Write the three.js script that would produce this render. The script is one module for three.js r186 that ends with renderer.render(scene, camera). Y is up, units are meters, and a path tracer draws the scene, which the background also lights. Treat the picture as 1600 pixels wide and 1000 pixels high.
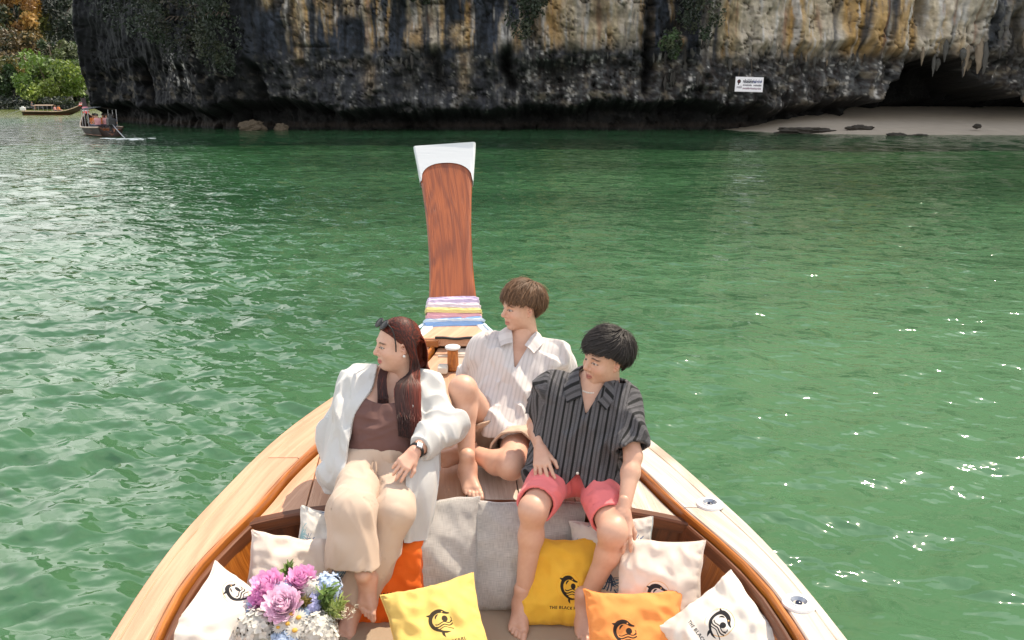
import * as THREE from 'three';
import { ImprovedNoise } from 'three/addons/math/ImprovedNoise.js';
import { mergeGeometries, mergeVertices, toCreasedNormals } from 'three/addons/utils/BufferGeometryUtils.js';
import { RoundedBoxGeometry } from 'three/addons/geometries/RoundedBoxGeometry.js';

// ---------------------------------------------------------------- camera, sky, sun, exposure
const R = THREE.MathUtils.degToRad;
const scene = new THREE.Scene();
const camera = new THREE.PerspectiveCamera(39.31, 1.6, 0.1, 4000);
camera.position.set(0, 2.41, 0);
camera.rotation.set(R(-13.84), 0, 0);
const renderer = new THREE.WebGLRenderer({ antialias: true });
renderer.setSize(1024, 640);
renderer.toneMapping = THREE.LinearToneMapping;
renderer.toneMappingExposure = 1.24;
renderer.shadowMap.enabled = true;

const SUN_AZ = R(42), SUN_EL = R(57);               // ahead and to the right of the bow
const sunDir = new THREE.Vector3(Math.sin(SUN_AZ) * Math.cos(SUN_EL), Math.sin(SUN_EL), -Math.cos(SUN_AZ) * Math.cos(SUN_EL));
const sun = new THREE.DirectionalLight(new THREE.Color(1, 0.88, 0.70), 5.0);
sun.position.copy(sunDir).multiplyScalar(150); sun.target.position.set(0, 0, -4);
sun.castShadow = true;
Object.assign(sun.shadow.camera, { left: -90, right: 90, top: 90, bottom: -90, near: 1, far: 400 });
sun.shadow.mapSize.set(2048, 2048);
scene.add(sun, sun.target);

const noise = new ImprovedNoise();
const N3 = (x, y, z = 0) => noise.noise(x, y, z);
function fbm(x, y, z = 0, o = 4) { let a = 0.5, s = 0; for (let i = 0; i < o; i++) { s += a * noise.noise(x, y, z); x *= 2.03; y *= 2.03; z *= 2.03; a *= 0.5; } return s; }
function ridge(x, y, z = 0, o = 3) { let a = 0.5, s = 0; for (let i = 0; i < o; i++) { s += a * (1 - Math.abs(noise.noise(x, y, z)) * 2); x *= 2.1; y *= 2.1; z *= 2.1; a *= 0.5; } return s; }
const clamp = (x, a = 0, b = 1) => Math.min(b, Math.max(a, x));
const sst = (a, b, x) => { const t = clamp((x - a) / (b - a)); return t * t * (3 - 2 * t); };
const lerp = (a, b, t) => a + (b - a) * t;
const mixc = (a, b, t) => [lerp(a[0], b[0], t), lerp(a[1], b[1], t), lerp(a[2], b[2], t)];
const V = (x, y, z) => new THREE.Vector3(x, y, z);
function rng(seed) { let a = seed >>> 0; return () => { a = (a + 0x6D2B79F5) | 0; let t = Math.imul(a ^ (a >>> 15), 1 | a); t = (t + Math.imul(t ^ (t >>> 7), 61 | t)) ^ t; return ((t ^ (t >>> 14)) >>> 0) / 4294967296; }; }
function table(rows) { return (x) => { if (x <= rows[0][0]) return rows[0][1]; for (let i = 1; i < rows.length; i++) if (x <= rows[i][0]) { const t = (x - rows[i - 1][0]) / (rows[i][0] - rows[i - 1][0]); return lerp(rows[i - 1][1], rows[i][1], t); } return rows[rows.length - 1][1]; }; }
function smoothTable(rows) { const f = table(rows); return (x) => (f(x - 0.16) + f(x - 0.08) * 2 + f(x) * 2 + f(x + 0.08) * 2 + f(x + 0.16)) / 8; }

{ // hazy tropical sky: pale near the horizon, bluer overhead, thin bright cloud, brighter round the sun
  const w = 512, h = 256, d = new Float32Array(w * h * 4), v = V(0, 0, 0);
  for (let j = 0; j < h; j++) for (let i = 0; i < w; i++) {
    const el = ((j + 0.5) / h - 0.5) * Math.PI, az = ((i + 0.5) / w - 0.5) * Math.PI * 2;
    v.set(Math.cos(el) * Math.cos(az), Math.sin(el), Math.cos(el) * Math.sin(az));
    const up = Math.max(0, v.y), s = Math.max(0, v.dot(sunDir));
    const g = 1 - sst(0.22, 0.92, up);
    let c = mixc([0.27, 0.38, 0.60], [1.44, 1.44, 1.42], g);
    const q = 1.6 / (0.25 + up), cl = sst(-0.12, 0.28, fbm(v.x * q, v.z * q, 3.7, 5)) * sst(0.02, 0.12, up);
    c = mixc(c, [1.4, 1.38, 1.34], 0.55 * cl);
    const glow = 0.35 * Math.pow(s, 6) + 1.0 * Math.pow(s, 60);
    const o = (j * w + i) * 4;
    d[o] = c[0] + glow; d[o + 1] = c[1] + glow * 0.96; d[o + 2] = c[2] + glow * 0.88; d[o + 3] = 1;
  }
  const t = new THREE.DataTexture(d, w, h, THREE.RGBAFormat, THREE.FloatType);
  t.mapping = THREE.EquirectangularReflectionMapping; t.magFilter = THREE.LinearFilter; t.needsUpdate = true;
  scene.background = t; scene.environment = t;
  scene.backgroundIntensity = scene.environmentIntensity = 1.0;
}

// ---------------------------------------------------------------- helpers
const used = new Map();
function numbered(name, scope = scene) { const k = scope.uuid + name, n = used.get(k) ?? 0; used.set(k, n + 1); return n ? `${name}_${String(n).padStart(3, '0')}` : name; }
function thing(name, label, category, at = V(0, 0, 0), group) {
  const o = new THREE.Group(); o.name = numbered(name); o.position.copy(at);
  o.userData = { label, category }; if (group) o.userData.group = group;
  scene.add(o); return o;
}
// geometry is authored in world metres; a part is stored relative to its thing's base
function part(parent, name, geo, mat, label) {
  let root = parent; const off = V(0, 0, 0);
  while (root && root !== scene) { off.add(root.position); root = root.parent; }
  geo.translate(-off.x, -off.y, -off.z);
  const m = new THREE.Mesh(geo, mat); m.name = numbered(name, parent); m.castShadow = m.receiveShadow = true;
  if (label) m.userData.label = label;
  parent.add(m); return m;
}
function single(name, label, category, geo, mat, group, at) {
  const p = at ?? (geo.computeBoundingBox(), geo.boundingBox.getCenter(V(0, 0, 0)));
  geo.translate(-p.x, -p.y, -p.z);
  const m = new THREE.Mesh(geo, mat); m.name = numbered(name); m.position.copy(p); m.castShadow = m.receiveShadow = true;
  m.userData = { label, category }; if (group) m.userData.group = group;
  scene.add(m); return m;
}
function structure(name, geo, mat, label, category) {
  const m = new THREE.Mesh(geo, mat); m.name = numbered(name); m.userData = { kind: 'structure' };
  if (label) m.userData.label = label; if (category) m.userData.category = category;
  m.castShadow = m.receiveShadow = true; scene.add(m); return m;
}
function meshFrom(pos, idx, uv, col) {
  const g = new THREE.BufferGeometry();
  g.setAttribute('position', new THREE.Float32BufferAttribute(pos, 3));
  if (uv) g.setAttribute('uv', new THREE.Float32BufferAttribute(uv, 2));
  if (col) g.setAttribute('color', new THREE.Float32BufferAttribute(col, 3));
  g.setIndex(idx); g.computeVertexNormals(); return g;
}
function clean(gs) { // merge only positions, normals, uv
  return mergeGeometries(gs.map((g) => { const q = g.index ? g.toNonIndexed() : g; for (const k of Object.keys(q.attributes)) if (!['position', 'normal', 'uv'].includes(k)) q.deleteAttribute(k); if (!q.attributes.uv) q.setAttribute('uv', new THREE.Float32BufferAttribute(new Float32Array(q.attributes.position.count * 2), 2)); return q; }));
}
// closed loops of points swept into a solid; uv = (metres along, metres round)
function sweep(sections, { crease = 0.6, caps = true, vScale = 1 } = {}) {
  const n = sections[0].length, pos = [], uv = [], idx = []; let along = 0;
  sections.forEach((s, i) => {
    if (i) { let a = 0; for (let k = 0; k < n; k++) a += s[k].distanceTo(sections[i - 1][k]); along += a / n; }
    let round = 0;
    for (let k = 0; k <= n; k++) { const p = s[k % n]; if (k) round += p.distanceTo(s[k - 1]); pos.push(p.x, p.y, p.z); uv.push(along, round * vScale); }
  });
  for (let i = 0; i + 1 < sections.length; i++) for (let k = 0; k < n; k++) { const a = i * (n + 1) + k, b = a + n + 1; idx.push(a, a + 1, b, b, a + 1, b + 1); }
  if (caps) for (const e of [0, sections.length - 1]) {
    const s = sections[e], c = s.reduce((q, p) => q.add(p), V(0, 0, 0)).divideScalar(n), b = pos.length / 3;
    pos.push(c.x, c.y, c.z); uv.push(0, 0);
    for (const p of s) { pos.push(p.x, p.y, p.z); uv.push(p.x, p.y); }
    for (let k = 0; k < n; k++) { const p = b + 1 + k, q = b + 1 + (k + 1) % n; e ? idx.push(b, p, q) : idx.push(b, q, p); }
  }
  let g = meshFrom(pos, idx, uv); 
  // make faces look outward
  return crease ? toCreasedNormals(g, crease) : g;
}
// board between two edge lines (top surface), thickness th down, edges chamfered
function board(left, right, th, ch = 0.006) {
  return sweep(left.map((a, i) => {
    const b = right[i], d = b.clone().sub(a), L = d.length(); d.normalize(); const c = Math.min(ch, L * 0.3, th * 0.3), y = V(0, 1, 0);
    return [a.clone().addScaledVector(y, -th), a.clone().addScaledVector(y, -c), a.clone().addScaledVector(d, c), b.clone().addScaledVector(d, -c), b.clone().addScaledVector(y, -c), b.clone().addScaledVector(y, -th)];
  }));
}
function tube(points, r, seg = 8, n) { const c = new THREE.CatmullRomCurve3(points); return new THREE.TubeGeometry(c, n ?? points.length * 6, r, seg); }
function dataTex(w, h, f, srgb = false) {
  const d = new Uint8Array(w * h * 4);
  for (let y = 0; y < h; y++) for (let x = 0; x < w; x++) { const c = f(x / w, y / h, x, y), o = (y * w + x) * 4; d[o] = clamp(c[0]) * 255; d[o + 1] = clamp(c[1]) * 255; d[o + 2] = clamp(c[2]) * 255; d[o + 3] = 255; }
  const t = new THREE.DataTexture(d, w, h); t.wrapS = t.wrapT = THREE.RepeatWrapping; t.magFilter = THREE.LinearFilter; t.minFilter = THREE.LinearFilter; if (srgb) t.colorSpace = THREE.SRGBColorSpace; t.needsUpdate = true; return t;
}
function rep(t, u, v) { const c = t.clone(); c.repeat.set(u, v); c.needsUpdate = true; return c; }
// periodic noise for textures
function pn(u, v, fu, fv, seed) { // blend four shifted samples so that the tile closes
  const x = u * fu, y = v * fv, a = N3(x, y, seed), b = N3(x - fu, y, seed), c = N3(x, y - fv, seed), d = N3(x - fu, y - fv, seed);
  return (a * (1 - u) + b * u) * (1 - v) + (c * (1 - u) + d * u) * v;
}
const std = (o) => new THREE.MeshPhysicalMaterial({ roughness: 0.8, ...o });
// ---------------------------------------------------------------- water
{
  const waves = [], r = rng(11);
  for (let i = 0; i < 46; i++) { // integer wave vectors, so that the tile closes; crests lie mostly across the view
    const k = 2 + Math.pow(r(), 1.4) * 44, th = (r() + r() + r() - 1.5) * 1.25 + 1.25, kx = Math.round(k * Math.cos(th)), ky = Math.round(k * Math.sin(th)), kk = Math.hypot(kx, ky);
    if (kk < 1) continue;
    waves.push([kx, ky, r() * 6.28, 1 / Math.pow(kk, 1.15)]);
  }
  const S = 768, hgt = new Float32Array(S * S); let lo = 1e9, hi = -1e9;
  for (let y = 0; y < S; y++) for (let x = 0; x < S; x++) {
    const u = x / S, v = y / S; let h = 0;
    for (const w of waves) h += w[3] * Math.exp(Math.sin(6.28318 * (w[0] * u + w[1] * v) + w[2]) - 1);
    hgt[y * S + x] = h; lo = Math.min(lo, h); hi = Math.max(hi, h);
  }
  const d = new Float32Array(S * S * 4);
  for (let i = 0; i < S * S; i++) { const g = (hgt[i] - lo) / (hi - lo); d[i * 4] = d[i * 4 + 1] = d[i * 4 + 2] = g; d[i * 4 + 3] = 1; }
  const bump = new THREE.DataTexture(d, S, S, THREE.RGBAFormat, THREE.FloatType); bump.wrapS = bump.wrapT = THREE.RepeatWrapping; bump.magFilter = THREE.LinearFilter; bump.needsUpdate = true;

  const NA = 760, rad = [0.6]; while (rad[rad.length - 1] < 420) rad.push(rad[rad.length - 1] * 1.0105 + 0.004); rad.push(700, 1300, 3000);
  const pos = [], uv = [], col = [], idx = [];
  const swell = (x, z, rr) => {
    let h = 0.045 * fbm(x * 0.55 + 3, z * 0.9, 1.3, 2) + 0.034 * (0.7 - Math.abs(N3(x * 1.5 + 0.4 * z, z * 2.5, 7.1)) * 2);
    const wind = lerp(1.45, 0.55, sst(-3.5, 2.5, x + 0.05 * z + 1.5 * N3(x * 0.15, z * 0.2, 8)));
    h *= lerp(0.8, 1.15, wind); h += wind * (0.024 * (0.7 - Math.abs(N3(x * 3.2 - 0.8 * z, z * 5.2, 2.2)) * 2) * sst(70, 18, rr) + 0.009 * (0.7 - Math.abs(N3(x * 7.5 + 1.4 * z, z * 11, 5.2)) * 2) * sst(26, 9, rr));
    const w2 = Math.max(0, wind - 0.55); h += w2 * (0.026 * (0.6 - Math.abs(N3(x * 1.25 + 0.5 * z + 0.5 * N3(x, z, 4), z * 3.7, 3.3)) * 2) * sst(90, 25, rr) + 0.012 * (0.6 - Math.abs(N3(x * 2.6 - 0.6 * z, z * 7.6, 6.6)) * 2) * sst(40, 12, rr));
    return h * sst(340, 60, rr) + 0.0;
  };
  const deep = [0.014, 0.052, 0.020], mid = [0.032, 0.098, 0.040], pale = [0.066, 0.150, 0.074], olive = [0.16, 0.19, 0.045], shallow = [0.12, 0.17, 0.09];
  for (const q of rad) for (let a = 0; a <= NA; a++) {
    const th = a / NA * Math.PI * 2, x = q * Math.sin(th), z = -q * Math.cos(th);
    pos.push(x, swell(x, z, q), z); uv.push(x / 3.1, -z / 3.1);
    // patchy tone: paler near boat and right, olive far left, shallows off the beach
    const n = fbm(x * 0.06, z * 0.11, 5.5, 4), m = fbm(x * 0.23 + 9, z * 0.5, 1.5, 3);
    let c = mixc(deep, mid, sst(-0.35, 0.3, n + 0.4 * m));
    c = mixc(c, pale, sst(-26, -5, z) * (0.7 + 0.5 * sst(-2, 4, x)) * clamp(0.85 + 0.5 * m));
    c = mixc(c, olive, sst(-105, -140, z) * sst(-20, -40, x));
    c = mixc(c, shallow, sst(-57, -64, z + 1.5 * n) * sst(19, 28, x) * sst(-75, -66, z));
    col.push(...c);
  }
  for (let i = 0; i + 1 < rad.length; i++) for (let a = 0; a < NA; a++) { const p = i * (NA + 1) + a, q = p + NA + 1; idx.push(p, p + 1, q, q, p + 1, q + 1); }
  const g = meshFrom(pos, idx, uv, col);
  structure('water', g, new THREE.MeshPhysicalMaterial({ color: 0xffffff, vertexColors: true, roughness: 0.06, ior: 1.42, bumpMap: bump, bumpScale: 0.095 }), 'green sheltered sea water with small wind ripples', 'water');
  const bed = new THREE.CircleGeometry(3000, 48); bed.rotateX(-Math.PI / 2); bed.translate(0, -3, 0);
  structure('sea_bed', bed, std({ color: new THREE.Color(0.1, 0.12, 0.08) }));
}

// ---------------------------------------------------------------- cliff
const PX = (x) => 800 + x * 19.7;                                   // metres along the wall to the position used for its zones
const cliffD = (x) => 71 + 24 * sst(-20, -46, x) - 2.5 * sst(18, 30, x);
{
  const xs = [], ys = [];
  for (let x = -47; x < 46; x += 0.115) xs.push(x); for (let x = 46; x <= 130; x += 1.4) xs.push(x);
  for (let y = -1.0; y < 11.5; y += 0.105) ys.push(y); const yn = ys.length; for (let k = 1; k <= 22; k++) ys.push(k);   // the last rows are shares of what is above
  const top = (x) => 12 + 50 * sst(-45, 4, x) + 10 * sst(10, 60, x) + 5 * fbm(x * 0.12, 3, 1, 4);  // unseen height, shaped for the shadow and reflection it gives
  const archTop = table([[25.5, 0.4], [27.5, 2.0], [29.4, 4.7], [31, 5.2], [33, 5.0], [34.6, 3.5], [36.2, 3.0], [37.6, 2.4], [38.8, 3.2], [40.5, 3.6], [43, 3.2], [46, 2.2], [49, 0.5]]);
  const pos = [], col = [], uv = [], idx = [];
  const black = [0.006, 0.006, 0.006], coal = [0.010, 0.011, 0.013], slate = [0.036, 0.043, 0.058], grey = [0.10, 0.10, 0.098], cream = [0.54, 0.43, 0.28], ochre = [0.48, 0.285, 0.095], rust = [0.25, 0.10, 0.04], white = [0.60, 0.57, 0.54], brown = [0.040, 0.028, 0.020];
  for (const x of xs) for (let j = 0; j < ys.length; j++) {
    const t = top(x), y = j < yn ? ys[j] : ys[yn - 1] + (t - ys[yn - 1]) * ys[j] / 22;
    const px = PX(x), py = 205 - y * 19.7;
    // ---- form
    const wob = fbm(x * 0.13, y * 0.10, 2.1, 3);
    let d = 3.4 * wob + 1.5 * fbm(x * 0.33, y * 0.22, 4.4, 3) + 0.5 * fbm(x * 0.9, y * 0.7, 8.4, 3);
    const col1 = ridge(x * 0.55 + 0.6 * N3(x * 0.3, y * 0.3, 3), y * 0.10, 6.6, 3);                          // flowstone columns
    d += 1.2 * (col1 - 0.6) + 0.38 * (ridge(x * 1.7 + 0.35 * N3(x, y, 8), y * 0.30, 1.1, 3) - 0.6) + 0.24 * fbm(x * 3.1, y * 3.1, 0.5, 3);
    const ck = Math.max(sst(0.045, 0.0, Math.abs(N3(x * 0.75 + 0.5 * N3(x * 2, y * 2, 1), y * 0.32, 31))), 0.8 * sst(0.04, 0.0, Math.abs(N3(x * 0.35, y * 0.95 + 0.4 * N3(x * 1.5, y * 2, 6), 37)))) * sst(-0.1, 0.12, N3(x * 0.4, y * 0.4, 41)); d -= 0.32 * ck;
    const cleft = (p, w, k, y0, y1) => k * Math.exp(-Math.pow((px + 30 * fbm(y * 0.28, p, 3, 4) - p) / w, 2)) * sst(y0 - 14, y0 + 8, py) * sst(y1 + 12, y1 - 8, py); const cl = cleft(1003, 8, 1.8, -80, 150) + cleft(797, 9, 2.0, 92, 140) + cleft(690, 13, 1.8, 88, 140) + cleft(868, 26, 1.2, 112, 134) + cleft(645, 22, 1.0, 96, 150) + cleft(410, 12, 1.6, 110, 165) + cleft(1055, 22, 1.6, -50, 60) + cleft(1515, 10, 1.0, 40, 90) + cleft(150, 16, 2.0, 95, 200) + cleft(1390, 8, 0.8, -40, 70) + cleft(930, 20, 0.9, 5, 45); d -= cl;
    const ledge = px > 830 ? 5.6 + 0.9 * fbm(x * 0.22, 0.5, 9, 3) + 0.8 * sst(1000, 1100, px) * sst(1400, 1300, px) : 5.0 + 1.4 * fbm(x * 0.2, 1.5, 9, 3);
    const tooth = 1.1 * Math.max(0, ridge(x * 1.3, 0.2, 12, 3) - 0.45);                                        // stalactite fringe of the overhang
    d += 1.0 * sst(ledge - 0.6 - tooth, ledge + 0.5 - tooth, y) * (px > 830 ? 1 : 0.6);
    d -= 0.8 * sst(0.35, 0.75, fbm(x * 0.8 + 5, y * 0.9, 3, 3) + 0.35) * sst(7, 4.5, y);                        // pockets in the lower wall
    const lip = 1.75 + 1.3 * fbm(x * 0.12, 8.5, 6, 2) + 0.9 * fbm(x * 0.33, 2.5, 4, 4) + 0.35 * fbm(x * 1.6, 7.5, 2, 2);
    d -= 3.6 * sst(lip + 0.45, lip - 0.65, y);                                                                 // tidal notch
    const at = archTop(x) + 0.45 * fbm(x * 0.9, 4, 1, 3) - 0.9 * Math.max(0, ridge(x * 0.8, 6, 2, 2) - 0.5), inCave = sst(at + 0.45, at - 0.25, y) * (x > 25.3 && x < 49.2 ? 1 : 0);
    d -= inCave * (8.5 - 0.25 * y);
    const edge = sst(-43.5, -47, x); 
    const lean = j < yn ? 0 : -0.12 * (y - 11);
    pos.push(x, y, -cliffD(x) + d * (1 - edge) - edge * 30 + lean); uv.push(x / 2.3, y / 2.3);
    // ---- mineral colour, with shade painted in notch, clefts, cracks, cave and left end
    const s1 = fbm(x * 0.95 + 0.25 * N3(x * .7, y * .5, 1), y * 0.075, 7.7, 4), s2 = fbm(x * 2.7 + 0.3 * N3(x, y, 2), y * 0.20, 3.3, 4), s3 = fbm(x * 6.0, y * 0.55, 5.1, 3), bl = fbm(x * 0.45, y * 0.6, 1.9, 4), fine = fbm(x * 4.5, y * 4, 6.5, 3);
    let c = mixc(slate, coal, sst(-0.15, 0.22, s2 + 0.5 * fine));
    c = mixc(c, grey, sst(0.08, 0.35, s1 + 0.5 * s3));
    const warm = Math.max(sst(1075, 1110, px) * sst(1500, 1440, px), 0.8 * sst(835, 850, px) * sst(1012, 985, px), 0.25 * sst(430, 470, px), 0.5 * sst(1500, 1530, px)) * sst(px > 1080 ? 112 : 96, px > 1080 ? 78 : 66, py + 20 * fbm(x * 0.6, 1, 1, 3));
    if (warm > 0) {
      let w = mixc(cream, ochre, 0.9 * sst(-0.05, 0.22, s1)); const sheet = fbm(x * 0.42 + 17, y * 0.05, 4, 3); w = mixc(w, mixc(cream, white, 0.45), 0.85 * sst(-0.02, 0.18, sheet)); w = mixc(w, ochre, 0.7 * sst(0.06, 0.22, -sheet)); w = mixc(w, white, 0.8 * sst(0.06, 0.24, s2)); w = mixc(w, slate, sst(0.13, 0.30, fbm(x * 1.2 + 40, y * 0.05, 2, 4)) * 0.9); w = mixc(w, rust, 0.6 * sst(0.18, 0.34, fbm(x * 1.6 + 10, y * 0.16, 9, 4)));
      w = mixc(w, grey, 0.55 * sst(0.05, 0.3, s3)); w = w.map((q) => q * (0.98 + 0.25 * fine));
      c = mixc(c, w, px > 1080 || (px > 830 && px < 1012) ? warm : warm * sst(0.0, 0.2, s1 + 0.6 * s2) * 3 > 1 ? 1 : warm * 3 * sst(0.0, 0.2, s1 + 0.6 * s2));
    }
    const streak = (p, wd, y0, y1, k) => k * Math.exp(-Math.pow((px + 5 * fbm(y * 0.9, p, 2, 3) - p) / wd, 2)) * sst(y0 - 12, y0 + 6, py) * sst(y1 + 14, y1 - 4, py);
    c = mixc(c, mixc(ochre, cream, 0.5 + 2 * s3), clamp(streak(482, 7, -40, 100, 0.8) + streak(443, 12, -60, 22, 0.7) + streak(722, 14, 52, 75, 0.9) + streak(728, 9, 95, 140, 0.7) + streak(560, 12, -20, 34, 0.6) + streak(587, 9, 108, 140, 0.6)) * (0.5 + 0.5 * sst(-0.2, 0.2, s3 + fine)));
    c = mixc(c, white, clamp(streak(828, 6, 70, 145, 0.5) + streak(1042, 6, 110, 160, 0.6) + streak(1255, 13, 105, 142, 0.5) + streak(1470, 5, 0, 60, 0.9) + streak(1486, 5, -30, 30, 0.7)) * sst(-0.15, 0.2, s3 + fine));
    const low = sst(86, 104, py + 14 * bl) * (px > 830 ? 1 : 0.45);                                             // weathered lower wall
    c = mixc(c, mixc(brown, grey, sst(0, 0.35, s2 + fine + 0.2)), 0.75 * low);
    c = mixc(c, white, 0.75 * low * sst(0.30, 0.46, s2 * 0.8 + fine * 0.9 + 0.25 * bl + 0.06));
    if (px < 430) { const k = sst(430, 380, px); c = mixc(c, coal, 0.93 * k); c = c.map((q) => q * (1 - 0.35 * k)); c = mixc(c, white, k * 0.9 * sst(0.30, 0.42, fine + 0.7 * s2 + 0.1) * Math.exp(-Math.pow((px - 285) / 60, 2)) * Math.exp(-Math.pow((py - 112) / 28, 2))); }  // shade of the left end painted dark, with a few white patches
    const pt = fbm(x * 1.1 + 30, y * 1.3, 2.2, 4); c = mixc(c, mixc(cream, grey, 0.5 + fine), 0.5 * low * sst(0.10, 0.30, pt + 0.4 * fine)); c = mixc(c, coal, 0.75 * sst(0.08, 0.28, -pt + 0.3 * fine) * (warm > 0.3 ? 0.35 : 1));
    c = mixc(c, black, clamp(cl * 0.45 + 0.7 * ck)); { const m = warm > 0.3 ? 0.45 : 1; c = c.map((q) => q * (1 + m * (0.9 * fine + 0.5 * s3))); }  // shade in clefts and cracks painted black into the colour
    c = mixc(c, black, sst(lip + 0.8, lip - 0.1, y + 0.4 * fine) * 0.93); c = mixc(c, brown, 0.5 * sst(0.75, 0.35, y + 0.3 * fine) * sst(0.1, 0.3, y));  // shade of the undercut painted black, wet brown band near the waterline
    c = mixc(c, black, 0.97 * sst(at + 1.0, at + 0.1, y) * (x > 25.3 && x < 49.2 ? 1 : 0) * (inCave > 0.02 ? 1 : 0.6));  // cave shade painted black into the rock colour
    if (x > 46) c = mixc(c, grey, 0.5);
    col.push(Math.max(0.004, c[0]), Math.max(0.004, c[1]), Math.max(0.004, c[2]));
  }
  const ny = ys.length; for (let i = 0; i + 1 < xs.length; i++) for (let j = 0; j + 1 < ny; j++) { const a = i * ny + j, b = a + ny; idx.push(a, b, a + 1, b, b + 1, a + 1); }
  // the top slopes back into a plateau so that the rock has bulk
  const n0 = pos.length / 3; xs.forEach((x) => { pos.push(x, top(x) + 6, -cliffD(x) - 60); uv.push(x / 2.3, 9); col.push(0.03, 0.045, 0.02); });
  xs.forEach((x, i) => { if (i + 1 < xs.length) { const a = i * ny + ny - 1, b = a + ny; idx.push(a, b, n0 + i, b, n0 + i + 1, n0 + i); } });
  const bumpT = dataTex(512, 512, (u, v) => { let h = 0.5 + 0.5 * pn(u, v, 9, 5, 1) + 0.35 * pn(u, v, 24, 14, 2) + 0.25 * pn(u, v, 60, 40, 3); return [h, h, h]; });
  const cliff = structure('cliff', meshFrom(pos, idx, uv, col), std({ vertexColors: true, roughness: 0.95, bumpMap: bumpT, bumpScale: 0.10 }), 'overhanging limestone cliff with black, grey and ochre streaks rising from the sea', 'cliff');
  // hanging dripstone, each its own piece
  const stM = [std({ color: new THREE.Color(0.22, 0.17, 0.12), roughness: 0.95, bumpMap: bumpT, bumpScale: 0.05 }), std({ color: new THREE.Color(0.085, 0.08, 0.072), roughness: 0.95, bumpMap: bumpT, bumpScale: 0.05 }), std({ color: new THREE.Color(0.25, 0.23, 0.20), roughness: 0.95, bumpMap: bumpT, bumpScale: 0.05 }), std({ color: new THREE.Color(0.05, 0.045, 0.04), roughness: 0.95 })], r = rng(404), geos = [];
  for (let k = 0; k < 5; k++) { const g = new THREE.LatheGeometry(Array.from({ length: 17 }, (_, i) => { const t = i / 16; return new THREE.Vector2(0.5 * Math.pow(Math.sin(Math.PI * Math.min(1, 0.06 + 0.94 * Math.pow(t, 0.6 + 0.1 * k))), 0.8) * (0.25 + 0.75 * t) + 0.004, t - 0.5); }), 11), p = g.attributes.position; for (let i = 0; i < p.count; i++) { const y = p.getY(i), a = Math.atan2(p.getZ(i), p.getX(i)), f = 1 + 0.45 * N3(Math.cos(a) * 1.5 + k * 7, y * 5, Math.sin(a) * 1.5) + 0.25 * N3(Math.cos(a) * 3, y * 14, Math.sin(a) * 3 + k); p.setXYZ(i, p.getX(i) * f + 0.16 * N3(y * 2, k * 3, 1), y - 0.5, p.getZ(i) * f); } g.computeVertexNormals(); geos.push(g); }
  const rowAt = (x, y) => { let a = 0; while (a < xs.length - 2 && xs[a] < x) a++; const b = clamp(Math.round((y + 1) / 0.105), 0, yn - 1); return pos[(a * ys.length + b) * 3 + 2]; };
  const hang = (px, py, len, w, m) => { const x = (px - 800) / 19.7, y = (205 - py) / 19.7 * cliffD(x) / 71, s = new THREE.Mesh(geos[Math.floor(r() * 5)], stM[m]); s.name = numbered('stalactite', cliff); s.position.set(x, y, rowAt(x, y + 0.5 * len) - w * 0.12); s.position.y += len * 0.45; s.scale.set(w, len * 1.3, w * 0.9); s.rotation.y = r() * 6.28; s.castShadow = s.receiveShadow = true; cliff.add(s); };
  for (let k = 0; k < 22; k++) { const u = r(); hang(1390 + u * 210, 62 + 45 * r() + 18 * Math.sin(u * 9), 0.7 + 1.6 * r() * r(), 0.35 + 0.6 * r(), [1, 1, 3, 0, 3][Math.floor(r() * 5)]); }
  for (const [px, py, l, w, m] of [[1575, 84, 2.6, 1.1, 0], [1583, 98, 2.0, 0.8, 2], [1545, 128, 1.7, 1.0, 1], [1552, 140, 1.2, 0.8, 0], [1528, 62, 2.0, 1.2, 0]]) hang(px, py, l, w, m);
  for (let k = 0; k < 12; k++) hang(500 + 180 * r(), 94 + 14 * r(), 0.4 + 0.7 * r() * r(), 0.25 + 0.35 * r(), [1, 3, 1, 3, 1][Math.floor(r() * 5)]);
  for (let k = 0; k < 16; k++) hang(1000 + 90 * r(), 70 + 60 * r(), 0.6 + 0.9 * r() * r(), 0.3 + 0.4 * r(), [1, 3, 1, 3, 3][Math.floor(r() * 5)]);
  for (let k = 0; k < 22; k++) hang(840 + 480 * r(), 92 + 12 * r(), 0.35 + 0.9 * r() * r(), 0.2 + 0.35 * r(), [1, 3, 1, 0, 1][Math.floor(r() * 5)]);
}

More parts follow.
